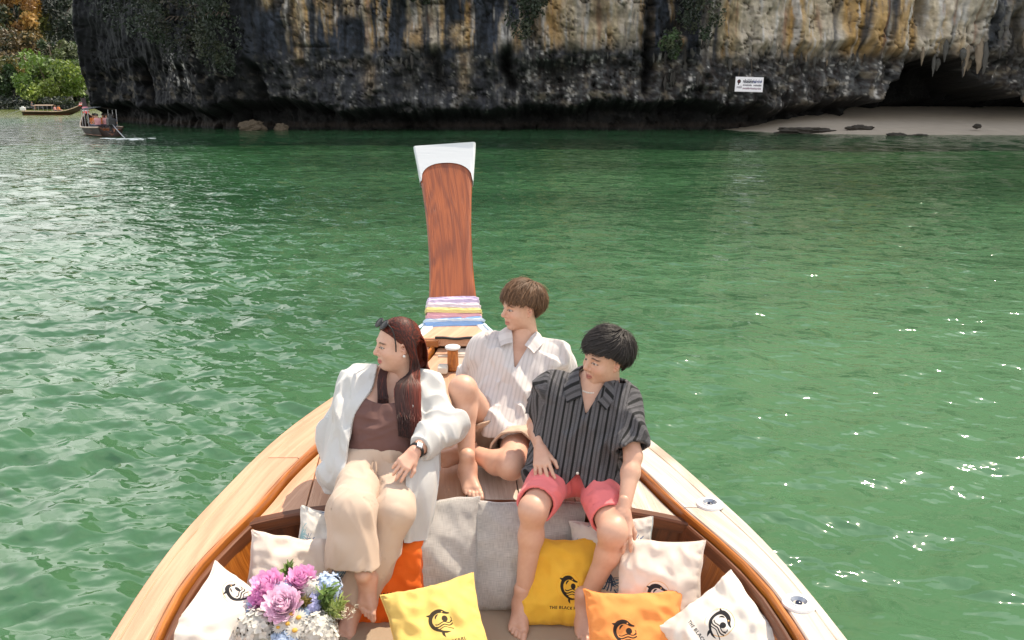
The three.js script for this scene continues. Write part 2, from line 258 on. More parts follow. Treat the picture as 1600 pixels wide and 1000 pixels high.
// ---------------------------------------------------------------- beach, rocks, sign
{
  const pos = [], uv = [], idx = [], col = [], nx = 90, nz = 36;
  for (let i = 0; i <= nx; i++) for (let j = 0; j <= nz; j++) {
    const x = 15.5 + i * 0.42, t = j / nz, front = -66.5 + 4.6 * sst(15, 27, x) + 0.35 * fbm(x * 0.5, 1, 1, 3), z = front - t * 17;
    pos.push(x, -0.14 + 0.115 * t * 17 * sst(15, 25, x) + 0.05 * fbm(x * 0.9, z * 0.9, 2, 3), z); uv.push(x / 2, z / 2);
    const wet = sst(0.10, 0.0, t); col.push(...mixc([0.40, 0.34, 0.27].map((q) => q * (0.95 + 0.25 * fbm(x * 1.6, z * 1.3, 4, 3))), [0.20, 0.165, 0.115], wet));
  }
  for (let i = 0; i < nx; i++) for (let j = 0; j < nz; j++) { const a = i * (nz + 1) + j, b = a + nz + 1; idx.push(a, b, a + 1, b, b + 1, a + 1); }
  structure('beach', meshFrom(pos, idx, uv, col), std({ vertexColors: true, roughness: 0.95 }), 'strip of pale sand below the cave', 'beach');

  const rockGeo = (seed, sx, sy, sz) => { const g = mergeVertices(new THREE.IcosahedronGeometry(1, 10).deleteAttribute('normal').deleteAttribute('uv')), p = g.attributes.position, c = [];
    for (let i = 0; i < p.count; i++) { const v = V(p.getX(i), p.getY(i), p.getZ(i)), k = 1 + 0.95 * fbm(v.x * 1.8 + seed, v.y * 1.8, v.z * 1.8, 4) + 0.35 * ridge(v.x * 4, v.y * 4 + seed, v.z * 4, 2); p.setXYZ(i, v.x * k * sx, v.y * k * sy, v.z * k * sz); c.push(1, 1, 1); }
    g.computeVertexNormals(); g.setAttribute('uv', new THREE.Float32BufferAttribute(new Float32Array(p.count * 2), 2)); return g; };
  const dark = std({ color: new THREE.Color(0.035, 0.029, 0.022), roughness: 0.9 }), tan = std({ color: new THREE.Color(0.095, 0.072, 0.048), roughness: 0.9 });
  for (const [x, y, z, sx, sy, sz, m, l] of [
    [-20.6, 0.25, -72.5, 0.85, 0.46, 0.5, tan, 'tan jagged rock in the water left below the cliff, larger of two'],
    [-18.3, 0.15, -72.5, 0.45, 0.32, 0.35, tan, 'small tan rock in the water right beside a larger tan rock'],
    [21.3, 0.15, -66.4, 1.7, 0.26, 0.6, dark, 'long flat dark rock lying at the left end of the beach'],
    [25.0, 0.35, -66.0, 0.8, 0.22, 0.4, dark, 'low dark rock on the sand right of the long flat rock'],
    [26.2, 0.02, -62.2, 0.55, 0.16, 0.3, dark, 'small dark rock at the water edge of the beach'],
    [27.6, -0.02, -62.0, 0.6, 0.12, 0.3, dark, 'flattest dark rock awash at the water edge'],
    [33.0, 0.55, -65.0, 0.25, 0.13, 0.2, dark, 'tiny dark rock alone on the open sand']]) {
    const g = rockGeo(x, sx, sy, sz); g.translate(x, y, z); single('rock', l, 'rock', g, m, 'rocks at the foot of the cliff', V(x, 0, z)); }

  // notice board
  const cv = document.createElement('canvas'); cv.width = 512; cv.height = 266; const c = cv.getContext('2d');
  c.fillStyle = '#f1ecee'; c.fillRect(0, 0, 512, 266);
  c.fillStyle = '#2a1216'; c.beginPath(); c.ellipse(62, 80, 33, 38, 0.2, 0, 7); c.fill(); c.fillRect(44, 92, 18, 54); c.fillStyle = '#5d2328'; c.beginPath(); c.ellipse(60, 78, 14, 18, 0.3, 0, 7); c.fill();
  const script = (x0, x1, y, hgt, color, seed, gapAt) => { // rows of looped upright letters, too far away to read
    const r = rng(seed); c.strokeStyle = color; c.lineWidth = hgt * 0.17; c.lineCap = 'round';
    for (let x = x0; x < x1;) { const w = hgt * (0.42 + 0.2 * r()); if (gapAt && Math.abs(x - gapAt) < w * 0.6) { x += w; continue; }
      c.beginPath(); c.moveTo(x, y + hgt / 2); c.lineTo(x, y - hgt * 0.3); c.quadraticCurveTo(x + w * 0.35, y - hgt * 0.62, x + w * 0.65, y - hgt * 0.25); c.lineTo(x + w * 0.65, y + hgt * (r() > 0.3 ? 0.5 : 0.1)); c.stroke();
      c.beginPath(); c.arc(x + w * 0.12, y + hgt * (r() - 0.5) * 0.7, hgt * 0.1, 0, 7); c.stroke(); if (r() > 0.6) { c.beginPath(); c.moveTo(x, y - hgt * 0.72); c.lineTo(x + w * 0.6, y - hgt * 0.82); c.stroke(); } x += w; } };
  script(28, 110, 190, 36, '#8f868b', 3); script(140, 318, 82, 50, '#161b2e', 4); script(326, 482, 82, 46, '#2c3868', 5); script(140, 480, 150, 28, '#57525a', 6, 312); script(140, 480, 210, 28, '#8a6f78', 7);
  const t = new THREE.CanvasTexture(cv); t.colorSpace = THREE.SRGBColorSpace;
  const sx = 17.05, sy = 3.44, sz = -66.6, s = thing('notice_board', 'white rectangular notice board with dark lettering fixed to the cliff', 'sign', V(sx, sy, sz));
  const panel = new RoundedBoxGeometry(2.02, 1.04, 0.06, 2, 0.02); panel.rotateZ(R(-1.5)); panel.translate(sx, sy, sz); part(s, 'panel', panel, std({ color: 0xe9e4e6, roughness: 0.6 }));
  const face = new THREE.PlaneGeometry(1.97, 0.99); face.rotateZ(R(-1.5)); face.translate(sx, sy, sz + 0.034); part(s, 'printed_face', face, std({ map: t, roughness: 0.6 }));
  for (const k of [-0.85, 0.85]) part(s, 'mounting_bar', new THREE.BoxGeometry(0.08, 0.9, 2.4).translate(sx + k, sy, sz - 1.25), dark);
  for (const [k, e] of [[-0.8, -0.5], [0.1, 0.4]]) part(s, 'hanging_wire', tube([V(sx + k, sy + 0.50, sz), V(sx + k + 0.06, sy + 1.0, sz - 0.1), V(sx + k + 0.05, sy + 1.7, sz - 0.5 + e * 0.1)], 0.022, 5), tan);
}

// ---------------------------------------------------------------- foliage
function leafCloud(seed, n, centre, rad, size, pal, clumps = 16) { // leaf-sized faces in clumps through an uneven volume
  const r = rng(seed), pos = [], col = [], idx = [], cl = [];
  for (let i = 0; i < clumps; i++) { const a = r() * 6.28, e = Math.asin(r() * 2 - 1), q = 0.35 + 0.6 * Math.cbrt(r()); cl.push([Math.cos(a) * Math.cos(e) * q, Math.sin(e) * q, Math.sin(a) * Math.cos(e) * q, 0.22 + 0.24 * r(), pal[Math.floor(r() * pal.length)], 0.75 + 0.5 * r()]); }
  const d = V(0, 0, 0), a = V(0, 0, 0), b = V(0, 0, 0);
  for (let i = 0; i < n; i++) {
    const c = cl[Math.floor(r() * clumps)], q = c[3] * Math.cbrt(r()) * 1.05; d.set(r() - 0.5, r() - 0.5, r() - 0.5).normalize();
    const x = centre.x + (c[0] + d.x * q) * rad.x, y = centre.y + (c[1] + d.y * q) * rad.y, z = centre.z + (c[2] + d.z * q) * rad.z, s = size * (0.6 + 0.8 * r());
    a.set(r() - 0.5, r() - 0.5, r() - 0.5).normalize().multiplyScalar(s); b.set(r() - 0.5, r() - 0.6, r() - 0.5).cross(a).normalize().multiplyScalar(s * 0.55);
    const k = pos.length / 3; pos.push(x - a.x, y - a.y, z - a.z, x + b.x, y + b.y, z + b.z, x + a.x, y + a.y, z + a.z, x - b.x, y - b.y, z - b.z); idx.push(k, k + 1, k + 2, k, k + 2, k + 3);
    const v = c[5] * (0.8 + 0.4 * r()); for (let m = 0; m < 4; m++) col.push(c[4][0] * v, c[4][1] * v, c[4][2] * v);
  }
  return meshFrom(pos, idx, null, col);
}
const leafMat = std({ vertexColors: true, roughness: 0.7, transmission: 0.4, thickness: 0, side: THREE.DoubleSide });
const barkMat = std({ color: new THREE.Color(0.10, 0.075, 0.055), roughness: 0.95 });
{
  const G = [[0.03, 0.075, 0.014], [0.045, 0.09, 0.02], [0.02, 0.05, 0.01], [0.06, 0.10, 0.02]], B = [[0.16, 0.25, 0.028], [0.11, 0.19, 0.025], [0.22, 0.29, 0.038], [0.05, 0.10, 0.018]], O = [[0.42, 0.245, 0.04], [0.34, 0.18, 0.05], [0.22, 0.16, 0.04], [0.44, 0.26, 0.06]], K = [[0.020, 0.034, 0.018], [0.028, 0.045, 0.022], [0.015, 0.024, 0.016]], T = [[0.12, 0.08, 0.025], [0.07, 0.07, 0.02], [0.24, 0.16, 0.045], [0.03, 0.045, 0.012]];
  const tree = (label, at, h, rad, pal, seed, n, size, clumps) => {
    const o = thing('tree', label, 'tree', at, undefined), r = rng(seed), c = V(at.x, at.y + h - rad.y * 0.95, at.z);
    const bits = [], limb = (p, q, ra, rb) => { const m = p.clone().lerp(q, 0.5).add(V(r() - 0.5, r() * 0.3, r() - 0.5).multiplyScalar(p.distanceTo(q) * 0.2)); const cur = new THREE.QuadraticBezierCurve3(p, m, q), g = new THREE.TubeGeometry(cur, 8, 1, 6), ps = g.attributes.position; for (let i = 0; i < ps.count; i++) { const s = Math.floor(i / 7) / 8, cc = cur.getPoint(s), k = lerp(ra, rb, s); ps.setXYZ(i, cc.x + (ps.getX(i) - cc.x) * k, cc.y + (ps.getY(i) - cc.y) * k, cc.z + (ps.getZ(i) - cc.z) * k); } g.computeVertexNormals(); bits.push(g); };
    limb(at.clone(), c.clone(), h * 0.035, h * 0.018);
    for (let k = 0; k < 7; k++) limb(at.clone().lerp(c, 0.4 + 0.6 * r()), c.clone().add(V((r() - 0.5) * 1.4 * rad.x, (r() - 0.3) * 1.2 * rad.y, (r() - 0.5) * 1.4 * rad.z)), h * 0.014, h * 0.004);
    part(o, 'trunk', clean(bits), barkMat); part(o, 'crown', leafCloud(seed, n, c, rad, size, pal, clumps), leafMat);
  };
  // wooded slope left of the cliff
  const pos = [], idx = [], col = []; for (let i = 0; i <= 60; i++) for (let j = 0; j <= 20; j++) { const x = -330 + i * 4.6, t = j / 20, z = -236 - t * 150 + 10 * fbm(x * 0.02, 1, 1, 2), hh = -1 + 49 * Math.pow(t, 0.8) + 3 * fbm(x * 0.08, z * 0.08, 3, 3) * t; pos.push(x, hh, z); col.push(...mixc([0.016, 0.018, 0.010], [0.016, 0.024, 0.010], t)); }
  for (let i = 0; i < 60; i++) for (let j = 0; j < 20; j++) { const a = i * 21 + j, b = a + 21; idx.push(a, b, a + 1, b, b + 1, a + 1); }
  structure('hillside', meshFrom(pos, idx, null, col), std({ vertexColors: true }), 'steep wooded slope behind the shore', 'hill');
  const X = (px, D) => (px - 800) / 1400 * D * 0.98;
  const add = (label, px, D, y, h, rx, ry, pal, seed, n, size, cl) => tree(label, V(X(px, D), y, -D), h, V(rx, ry, rx * 0.8), pal, seed, n, size, cl);
  add('bright green bushy tree on the shore behind the far boat', 85, 232, 0.3, 13, 8.2, 6.4, B, 21, 5200, 0.48, 26);
  add('dark shore tree at the left edge of the picture', 6, 236, 0.3, 12, 6, 5.6, [...G, [0.17, 0.17, 0.05]], 22, 3400, 0.5, 20);
  add('small green tree on the shore tight beside the cliff', 128, 238, 0.3, 9, 3.2, 4.6, G, 23, 1800, 0.42, 12);
  add('orange leaved tree high on the slope, the brightest one', 46, 262, 15, 17, 7, 8, O, 24, 4200, 0.55, 22);
  add('tan and brown tree halfway up the slope below the orange tree', 52, 250, 8, 12, 9, 6.6, T, 25, 4600, 0.5, 24);
  add('yellow green tree beside the orange tree on the slope', 74, 266, 12, 16, 4.5, 8, [[0.20, 0.22, 0.05], [0.13, 0.17, 0.04]], 26, 2600, 0.5, 16);
  add('dark brown tree at the top left corner of the picture', 6, 258, 12, 18, 7, 9, [...T, ...K], 27, 3600, 0.55, 18);
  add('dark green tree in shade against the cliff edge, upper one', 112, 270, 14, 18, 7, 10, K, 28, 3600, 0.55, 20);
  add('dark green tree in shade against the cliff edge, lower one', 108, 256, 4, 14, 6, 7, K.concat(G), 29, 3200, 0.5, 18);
  add('olive tree above the bright green shore tree', 100, 246, 5, 13, 5, 5, [[0.12, 0.15, 0.04], [0.09, 0.12, 0.035], [0.05, 0.09, 0.02]], 30, 2600, 0.5, 16);
  add('yellow flecked bush at the foot of the slope', 24, 240, 2, 10, 4.4, 4.2, [[0.28, 0.22, 0.05], [0.10, 0.13, 0.03], [0.05, 0.08, 0.02]], 31, 2400, 0.42, 16);
  add('dark tree on the ridge above the orange tree', 30, 300, 26, 16, 11, 8, K, 32, 3200, 0.6, 18);
  add('dark tree on the ridge right of the orange tree', 82, 305, 27, 16, 9, 8, [...K, [0.05, 0.07, 0.02]], 33, 3000, 0.6, 18);
  add('low dark thicket added as tree shade at the waterline under the bright green tree', 70, 226, -0.4, 3.2, 9, 1.7, K, 34, 2200, 0.36, 20); add('low dark thicket added as tree shade at the waterline at the left edge of the picture', 10, 226, -0.4, 3.4, 6, 1.8, K, 35, 1500, 0.36, 16);  // dark thickets added to stand for tree shade along the shore
  // plants that cling to the wall
  const shrub = (label, px, py, r, seed, pal, n, ox = 0.6, sx = 1, sy = 1) => { const x = (px - 800) / 19.7, D = cliffD(x), k = D / 71, y = (205 - py) / 19.7 * k, z = -D + ox + 1.2, at = V(x * 1, y, z); const o = thing('cliff_shrub', label, 'plant', at, undefined);
    const st = []; for (let q = 0; q < 5; q++) st.push(tube([V(x + (q - 2) * 0.15, y, z - 2.4), V(x + (q - 2) * 0.3, y + 0.3, z - 1.0), V(x + (q - 2) * 0.4, y - 0.1, z)], 0.05, 5, 6)); part(o, 'stem', clean(st), barkMat);
    part(o, 'foliage', leafCloud(seed, n, V(x, y, z), V(r * sx, r * sy, 0.9), 0.13, pal, 18), leafMat); };
  const DG = [[0.030, 0.050, 0.020], [0.022, 0.036, 0.016], [0.05, 0.06, 0.024]], MG = [[0.06, 0.11, 0.03], [0.035, 0.06, 0.02], [0.08, 0.10, 0.04]];
  shrub('dark drooping shrub on the cliff left of the pale overhang', 822, 28, 1.8, 41, DG, 1600, 1.2, 0.8, 1.1);
  shrub('green fern like plant hanging in the dark cleft of the cliff', 1030, 78, 0.9, 42, MG, 900, 1.0, 0.8, 1.2);
  shrub('dark bushy shrub in the cleft left of the ochre wall', 1066, 32, 1.9, 43, DG, 1800, 1.4, 0.8, 1.2);
  shrub('dark shrub high on the right part of the cliff', 1555, 36, 1.5, 44, DG, 1300, 1.6, 1, 0.9);
  shrub('broad dark shrub hanging over the left part of the cliff, the leftmost', 225, 20, 3.2, 45, DG, 2600, 1.5, 1.4, 0.8);
  shrub('dark brownish shrub on the left cliff between two broad shrubs', 300, 48, 2.6, 46, [...DG, [0.06, 0.05, 0.03]], 2300, 1.5, 1.2, 0.9);
  shrub('dark creeper mass beside the grey streaked wall', 375, 40, 2.8, 47, DG, 2600, 1.4, 0.8, 1.5);
  shrub('small dark shrub above the blue grey rock face', 668, 6, 1.1, 48, DG, 900, 1.2);
}
// ---------------------------------------------------------------- timber
function woodTex(seed, fu, fv, lo, hi, knots = 0) { // grain runs along u
  return dataTex(512, 512, (u, v) => {
    const w = pn(u, v, 2, 5, seed) * 0.9, g = 0.5 + 0.5 * Math.sin((v * fv + w * 3 + 0.6 * pn(u, v, 4, 24, seed + 1)) * 6.283), f = 0.5 + 0.5 * pn(u, v, fu, 90, seed + 2), s = 0.5 + 0.6 * pn(u, v, 3, 3, seed + 3);
    const k = knots * Math.max(0, pn(u, v, 5, 4, seed + 4) - 0.25) * 3, p = pn(u, v, 26, 150, seed + 5) > 0.42 ? 0.25 : 0;
    const t = clamp(0.28 * g + 0.42 * f + 0.45 * s - 0.08 - k - p); const c = mixc(lo, hi, t); return c;
  }, true);
}
const grainBump = dataTex(512, 512, (u, v) => { const h = 0.55 + 0.4 * pn(u, v, 7, 110, 3) + 0.2 * pn(u, v, 3, 40, 4) - (pn(u, v, 20, 130, 9) > 0.4 ? 0.35 : 0); return [h, h, h]; });
const tPale = woodTex(3, 8, 7, [0.70, 0.50, 0.38], [0.90, 0.73, 0.60]), tBleach = woodTex(13, 9, 6, [0.68, 0.60, 0.53], [0.90, 0.86, 0.82], 0.9), tAmber = woodTex(23, 7, 6, [0.50, 0.27, 0.08], [0.80, 0.49, 0.18]), tRed = woodTex(33, 5, 3, [0.38, 0.165, 0.07], [0.72, 0.385, 0.175], 0.7), tBrown = woodTex(43, 6, 6, [0.27, 0.14, 0.07], [0.50, 0.28, 0.13], 0.3);
const wood = (t, o = {}) => std({ map: rep(t, 0.55, 1.6), bumpMap: rep(grainBump, 0.8, 1.8), bumpScale: 0.0025, roughness: 0.5, clearcoat: 0.15, clearcoatRoughness: 0.35, ...o });
const W = { pale: [0, 1, 2].map((i) => wood(tPale, { color: new THREE.Color(1, 1, 1).multiplyScalar([1, 0.9, 0.95][i]) })), bleach: [0, 1].map((i) => wood(tBleach, { color: new THREE.Color(1, 1, 1).multiplyScalar([1, 0.93][i]), roughness: 0.65, clearcoat: 0 })), amber: [0, 1, 2].map((i) => wood(tAmber, { color: new THREE.Color(1, 1, 1).multiplyScalar([1, 0.82, 0.92][i]), roughness: 0.38, clearcoat: 0.5, clearcoatRoughness: 0.2 })), red: wood(tRed, { roughness: 0.42, clearcoat: 0.25, clearcoatRoughness: 0.4, map: rep(tRed, 0.9, 2.2) }), brown: [0, 1, 2].map((i) => wood(tBrown, { color: new THREE.Color(1, 1, 1).multiplyScalar([1, 0.75, 0.88][i]), roughness: 0.55 })) };
const whitePaint = std({ color: new THREE.Color(0.68, 0.68, 0.68), roughness: 0.55, bumpMap: rep(grainBump, 1, 1), bumpScale: 0.001 });
const blackMat = std({ color: new THREE.Color(0.012, 0.012, 0.013), roughness: 0.5 });

// ---------------------------------------------------------------- the boat: lines of the hull by distance D ahead of the origin
const cx = (D) => -0.115 - 0.085 * (D - 2.7);
const sheer = (D) => 0.62 + 0.05 * Math.max(0, D - 2.6) + 0.040 * Math.max(0, D - 3.6) ** 2;
const halfOut = smoothTable([[-1, 1.2], [0.5, 1.25], [1.5, 1.28], [2.2, 1.28], [2.7, 1.265], [3.06, 1.245], [3.4, 1.205], [3.7, 1.14], [4.06, 1.05], [4.37, 0.945], [4.63, 0.82], [4.88, 0.675], [5.2, 0.46], [5.45, 0.30], [5.65, 0.215], [5.9, 0.15]]);
const halfLip = smoothTable([[-1, 1.05], [0.5, 1.08], [2.2, 1.10], [2.75, 1.10], [2.98, 1.10], [3.2, 1.06], [3.4, 1.0], [3.56, 0.94], [3.75, 0.89], [3.95, 0.85], [4.38, 0.68], [4.7, 0.51], [5.0, 0.35], [5.3, 0.20], [5.5, 0.12]]);
const at = (D, lat, dy = 0) => V(cx(D) + lat, sheer(D) + dy, -D);
const FLOOR = 0.25, DECK0 = 3.70;
const deckY = (D) => sheer(D) - 0.03;
const boat = thing('longtail_boat', 'large wooden longtail boat seen from inside towards its tall upright bow', 'boat', V(-0.3, 0, -3.6));
{
  const steps = (a, b, n) => Array.from({ length: n + 1 }, (_, i) => a + (b - a) * i / n);
  // outer skin: gunwale down to the keel
  const sec = steps(-1.0, 5.85, 46).map((D) => { const o = halfOut(D) - 0.02, y = sheer(D) - 0.045, pts = []; const keel = D > 4.6 ? lerp(-0.35, 0.55, sst(4.6, 5.85, D)) : -0.35; for (let k = 0; k <= 12; k++) { const s = k / 12, w = Math.sin(s * Math.PI / 2); pts.push(V(cx(D) - o * Math.pow(1 - s, 0.55), lerp(y, keel, w), -D)); } for (let k = 11; k >= 0; k--) { const p = pts[k]; pts.push(V(2 * cx(D) - p.x, p.y, p.z)); } return pts; });
  { const pos = [], uv = [], idx = []; sec.forEach((s, i) => s.forEach((p, k) => { pos.push(p.x, p.y, p.z); uv.push(i * 0.15, k * 0.1); })); const n = sec[0].length; for (let i = 0; i + 1 < sec.length; i++) for (let k = 0; k + 1 < n; k++) { const a = i * n + k, b = a + n; idx.push(a, a + 1, b, b, a + 1, b + 1); } part(boat, 'hull', meshFrom(pos, idx, uv), wood(tAmber, { side: THREE.DoubleSide, roughness: 0.4 })); }
  // side decks: outer rubbing strip, broad plank in lengths; left wood is darker than the sun-bleached right
  for (const s of [-1, 1]) {
    const strip = (f0, f1, D0, D1, dy, th, mat, name, n = 26, lab) => { const a = [], b = []; for (const D of steps(D0, D1, n)) { const o = halfOut(D), l = halfLip(D) + 0.02, p = at(D, s * lerp(l, o, f0), dy), q = at(D, s * lerp(l, o, f1), dy); s < 0 ? (a.push(q), b.push(p)) : (a.push(p), b.push(q)); } return part(boat, name, board(a, b, th), mat, lab); };
    const M = s < 0 ? W.pale : W.bleach, fs = 0.70;
    strip(fs + 0.01, 1.0, -1, 5.56, -0.006, 0.06, M[1], 'outer_strip', 60);
    const cuts = s < 0 ? [-1, 2.55, 4.1, 5.5] : [-1, 2.35, 3.62, 5.5];
    for (let i = 0; i < 3; i++) strip(0, fs, cuts[i] + 0.003, cuts[i + 1] - 0.003, 0, 0.04, M[i % M.length], 'gunwale_plank', 30);
    // raised lip along the well and on up beside the foredeck
    const lip = (D0, D1, w, h, m, off = 0) => { const a = [], b = []; for (const D of steps(D0, D1, 34)) { const l = halfLip(D) + off, p = at(D, s * (l - w / 2), h), q = at(D, s * (l + w / 2), h); s < 0 ? (a.push(q), b.push(p)) : (a.push(p), b.push(q)); } part(boat, 'coaming', board(a, b, 0.06, 0.008), m); };
    lip(-1, 5.44, 0.022, 0.008, W.amber[0]); lip(-1, 3.50, 0.022, -0.020, W.brown[0], -0.026);
    // upright boards that line the well
    const lining = (D) => { const l = halfLip(D) - 0.02; return (t, inset = 0) => V(cx(D) + s * (lerp(l, l * 0.80, Math.pow(t, 1.3)) - inset), lerp(sheer(D) - 0.05, FLOOR - 0.06, t), -D); };
    let D = -0.6, k = 0; while (D < 3.52) { const w = 0.15 + 0.05 * ((k * 7) % 3) / 2, e = Math.min(D + w, 3.56); const f0 = lining(D + 0.003), f1 = lining(e - 0.003), pr = 0.004 * ((k * 5) % 3), a = [], b = [], c2 = [], d2 = []; const secs = []; for (let q = 0; q <= 6; q++) { const t = q / 6; secs.push([f0(t, pr), f1(t, pr), f1(t, pr - 0.022), f0(t, pr - 0.022)]); } part(boat, 'lining_board', sweep(secs), (s < 0 ? W.amber : [W.amber[1], W.amber[2], W.brown[0]])[k % 3]); D = e; k++; }
    // white painted ends of the gunwales beside the stem
    const a = [], b = []; for (const D of steps(5.40, 5.74, 8)) { const o = halfOut(D) + 0.012, p = at(D, s * Math.max(0.07, o - 0.07), 0.012), q = at(D, s * o, 0.012); s < 0 ? (a.push(q), b.push(p)) : (a.push(p), b.push(q)); } part(boat, 'white_gunwale_end', board(a, b, 0.05), whitePaint);
  }
  // front edge of the deck, bent back into the side coamings
  const frontD = (q) => DECK0 - 0.17 * Math.pow(Math.abs(q), 3.2);          // q: share of the half width
  const edgeP = (q, off, dy) => { const D = frontD(q), l = 0.95; return V(cx(D) + q * l, deckY(D) + dy, -(D + off)); };
  { const a = [], b = []; for (const q of steps(-1, 1, 40)) { a.push(edgeP(q, 0.05, 0.004)); b.push(edgeP(q, -0.008, 0.004)); } part(boat, 'deck_edge', board(a, b, 0.055, 0.008), W.brown[0]); }
  // deck planks run lengthwise
  const planks = [-0.95, -0.72, -0.47, -0.23, 0.0, 0.24, 0.49, 0.73, 0.95];
  for (let i = 0; i + 1 < planks.length; i++) {
    const l0 = planks[i], l1 = planks[i + 1], lim = (D) => Math.max(0.1, halfLip(D) - 0.022); const inner = Math.min(Math.abs(l0), Math.abs(l1)); let Dm = 3.6; while (Dm < 5.47 && lim(Dm) > inner + 0.01) Dm += 0.02;
    const D0 = frontD((l0 + l1) / 2 / 0.95) + 0.05, a = [], b = []; for (const D of steps(0, 1, 24)) { const f0 = frontD(l0 / 0.95) + 0.05, f1 = frontD(l1 / 0.95) + 0.05, d0 = lerp(f0, Dm, D), d1 = lerp(f1, Dm, D), L0 = clamp(l0 + 0.0025, -lim(d0), lim(d0)), L1 = clamp(l1 - 0.0025, -lim(d1), lim(d1)); a.push(V(cx(d0) + L0, deckY(d0), -d0)); b.push(V(cx(d1) + L1, deckY(d1), -d1)); }
    part(boat, 'deck_plank', board(a, b, 0.035, 0.003), (i < 4 ? W.pale : W.bleach)[i % 2]);
  }
  // boards under the deck that close the well
  const rb = steps(-1, 1, 10); for (let i = 0; i < 10; i++) { const q0 = rb[i] + 0.003, q1 = rb[i + 1] - 0.003, p = (q, y, o) => { const e = edgeP(q * 0.985, 0.02 + o, 0); e.x = cx(frontD(q)) + q * 0.93 * lerp(1, 0.86, clamp((0.6 - y) / 0.4)); e.y = y; return e; }, secs = []; for (const y of [deckY(3.65) - 0.055, 0.5, 0.38, FLOOR - 0.05]) secs.push([p(q0, y, 0), p(q1, y, 0), p(q1, y, 0.025), p(q0, y, 0.025)]); part(boat, 'riser_board', sweep(secs), W.brown[i % 3]); }
  // floor boards, mostly hidden by the mattress
  for (let i = 0; i < 8; i++) { const a = [], b = []; for (const D of steps(-0.8, 3.62, 10)) { const h = halfLip(D) * 0.80; a.push(V(cx(D) + h * (-1 + i / 4) + 0.003, FLOOR - 0.05, -D)); b.push(V(cx(D) + h * (-1 + (i + 1) / 4) - 0.003, FLOOR - 0.05, -D)); } part(boat, 'floor_board', board(a, b, 0.03), W.brown[i % 3]); }
  // raised foredeck with its step and two dark grab slots
  { const a = [], b = []; for (const D of steps(5.46, 5.74, 8)) { const h = Math.max(0.06, halfOut(D) - 0.06), y = lerp(0.945, 0.962, (D - 5.46) / 0.28); a.push(V(cx(D) - h, y, -D)); b.push(V(cx(D) + h, y, -D)); } part(boat, 'foredeck', board(a, b, 0.05, 0.004), W.pale[0]);
    for (const s of [-1, 1]) part(boat, 'foredeck_step', new RoundedBoxGeometry(0.10, 0.045, 0.03, 2, 0.006).translate(cx(5.45) + s * 0.165, 0.915, -5.447), W.amber[1]);
    part(boat, 'grab_rope', tube([-0.135, -0.075, 0, 0.075, 0.135].map((l, i) => V(cx(5.44) + l, [0.955, 0.957, 0.948, 0.957, 0.955][i], -5.44 + 0.008 * (i % 2))), 0.009, 7, 30), blackMat); }
  // mooring post with cross pin and block
  const bD = 5.19, bp = at(bD, -0.03, -0.03); const post = part(boat, 'mooring_post', new THREE.LatheGeometry([[0.0001, 0], [0.037, 0], [0.038, 0.01], [0.034, 0.022], [0.032, 0.12], [0.035, 0.133], [0.0001, 0.135]].map((p) => new THREE.Vector2(...p)), 24).translate(bp.x, bp.y, bp.z), wood(tAmber, { map: rep(tAmber, 2, 0.4) }));
  part(boat, 'post_cap', new THREE.LatheGeometry([[0.0001, 0.133], [0.042, 0.133], [0.046, 0.138], [0.046, 0.146], [0.040, 0.151], [0.0001, 0.152]].map((p) => new THREE.Vector2(...p)), 28).translate(bp.x, bp.y, bp.z), whitePaint);
  part(boat, 'cross_pin', new THREE.CylinderGeometry(0.008, 0.008, 0.18, 10).rotateZ(Math.PI / 2).translate(bp.x, bp.y + 0.085, bp.z), std({ color: new THREE.Color(0.55, 0.45, 0.36), roughness: 0.4 }));
  part(boat, 'deck_block', new RoundedBoxGeometry(0.06, 0.045, 0.09, 3, 0.012).translate(bp.x - 0.058, bp.y + 0.022, bp.z + 0.05), std({ color: new THREE.Color(0.6, 0.55, 0.47), roughness: 0.6 }));
  // two round deck fittings
  for (const [D, l] of [[3.648, 0.874 - cx(3.648)], [2.907, 1.039 - cx(2.907)]]) { const p = at(D, l, 0.001); const f = part(boat, 'deck_fitting', new THREE.LatheGeometry([[0.030, 0.012], [0.033, 0.011], [0.034, 0.006], [0.058, 0.007], [0.060, 0.005], [0.061, -0.004]].map((q) => new THREE.Vector2(...q)), 36).translate(p.x, p.y, p.z), std({ color: new THREE.Color(0.74, 0.74, 0.74), roughness: 0.35, side: THREE.DoubleSide })); part(f, 'socket', new THREE.LatheGeometry([[0.0001, -0.006], [0.018, -0.004], [0.022, 0.004], [0.030, 0.0115]].map((q) => new THREE.Vector2(...q)), 28).translate(p.x, p.y, p.z), std({ color: new THREE.Color(0.35, 0.37, 0.42), roughness: 0.3, metalness: 0.6 })); part(f, 'socket_pin', new THREE.SphereGeometry(0.0125, 16, 10).scale(1, 0.5, 1).translate(p.x, p.y + 0.003, p.z), std({ color: new THREE.Color(0.01, 0.014, 0.04), roughness: 0.25 })); }

  // tall stem
  const cD = smoothTable([[-0.4, 5.56], [-0.2, 5.64], [0, 5.76], [0.25, 5.98], [0.5, 6.20], [0.75, 6.41], [1, 6.60], [1.3, 6.8]]), cY = (t) => 0.94 + 1.125 * t + (t < 0 ? 0.9 * t * t : 0), cW = smoothTable([[-0.4, 0.235], [-0.1, 0.20], [0, 0.178], [0.15, 0.152], [0.4, 0.146], [0.6, 0.157], [0.8, 0.181], [1, 0.219], [1.3, 0.26]]), cX = (t) => lerp(-0.384, -0.487, t);
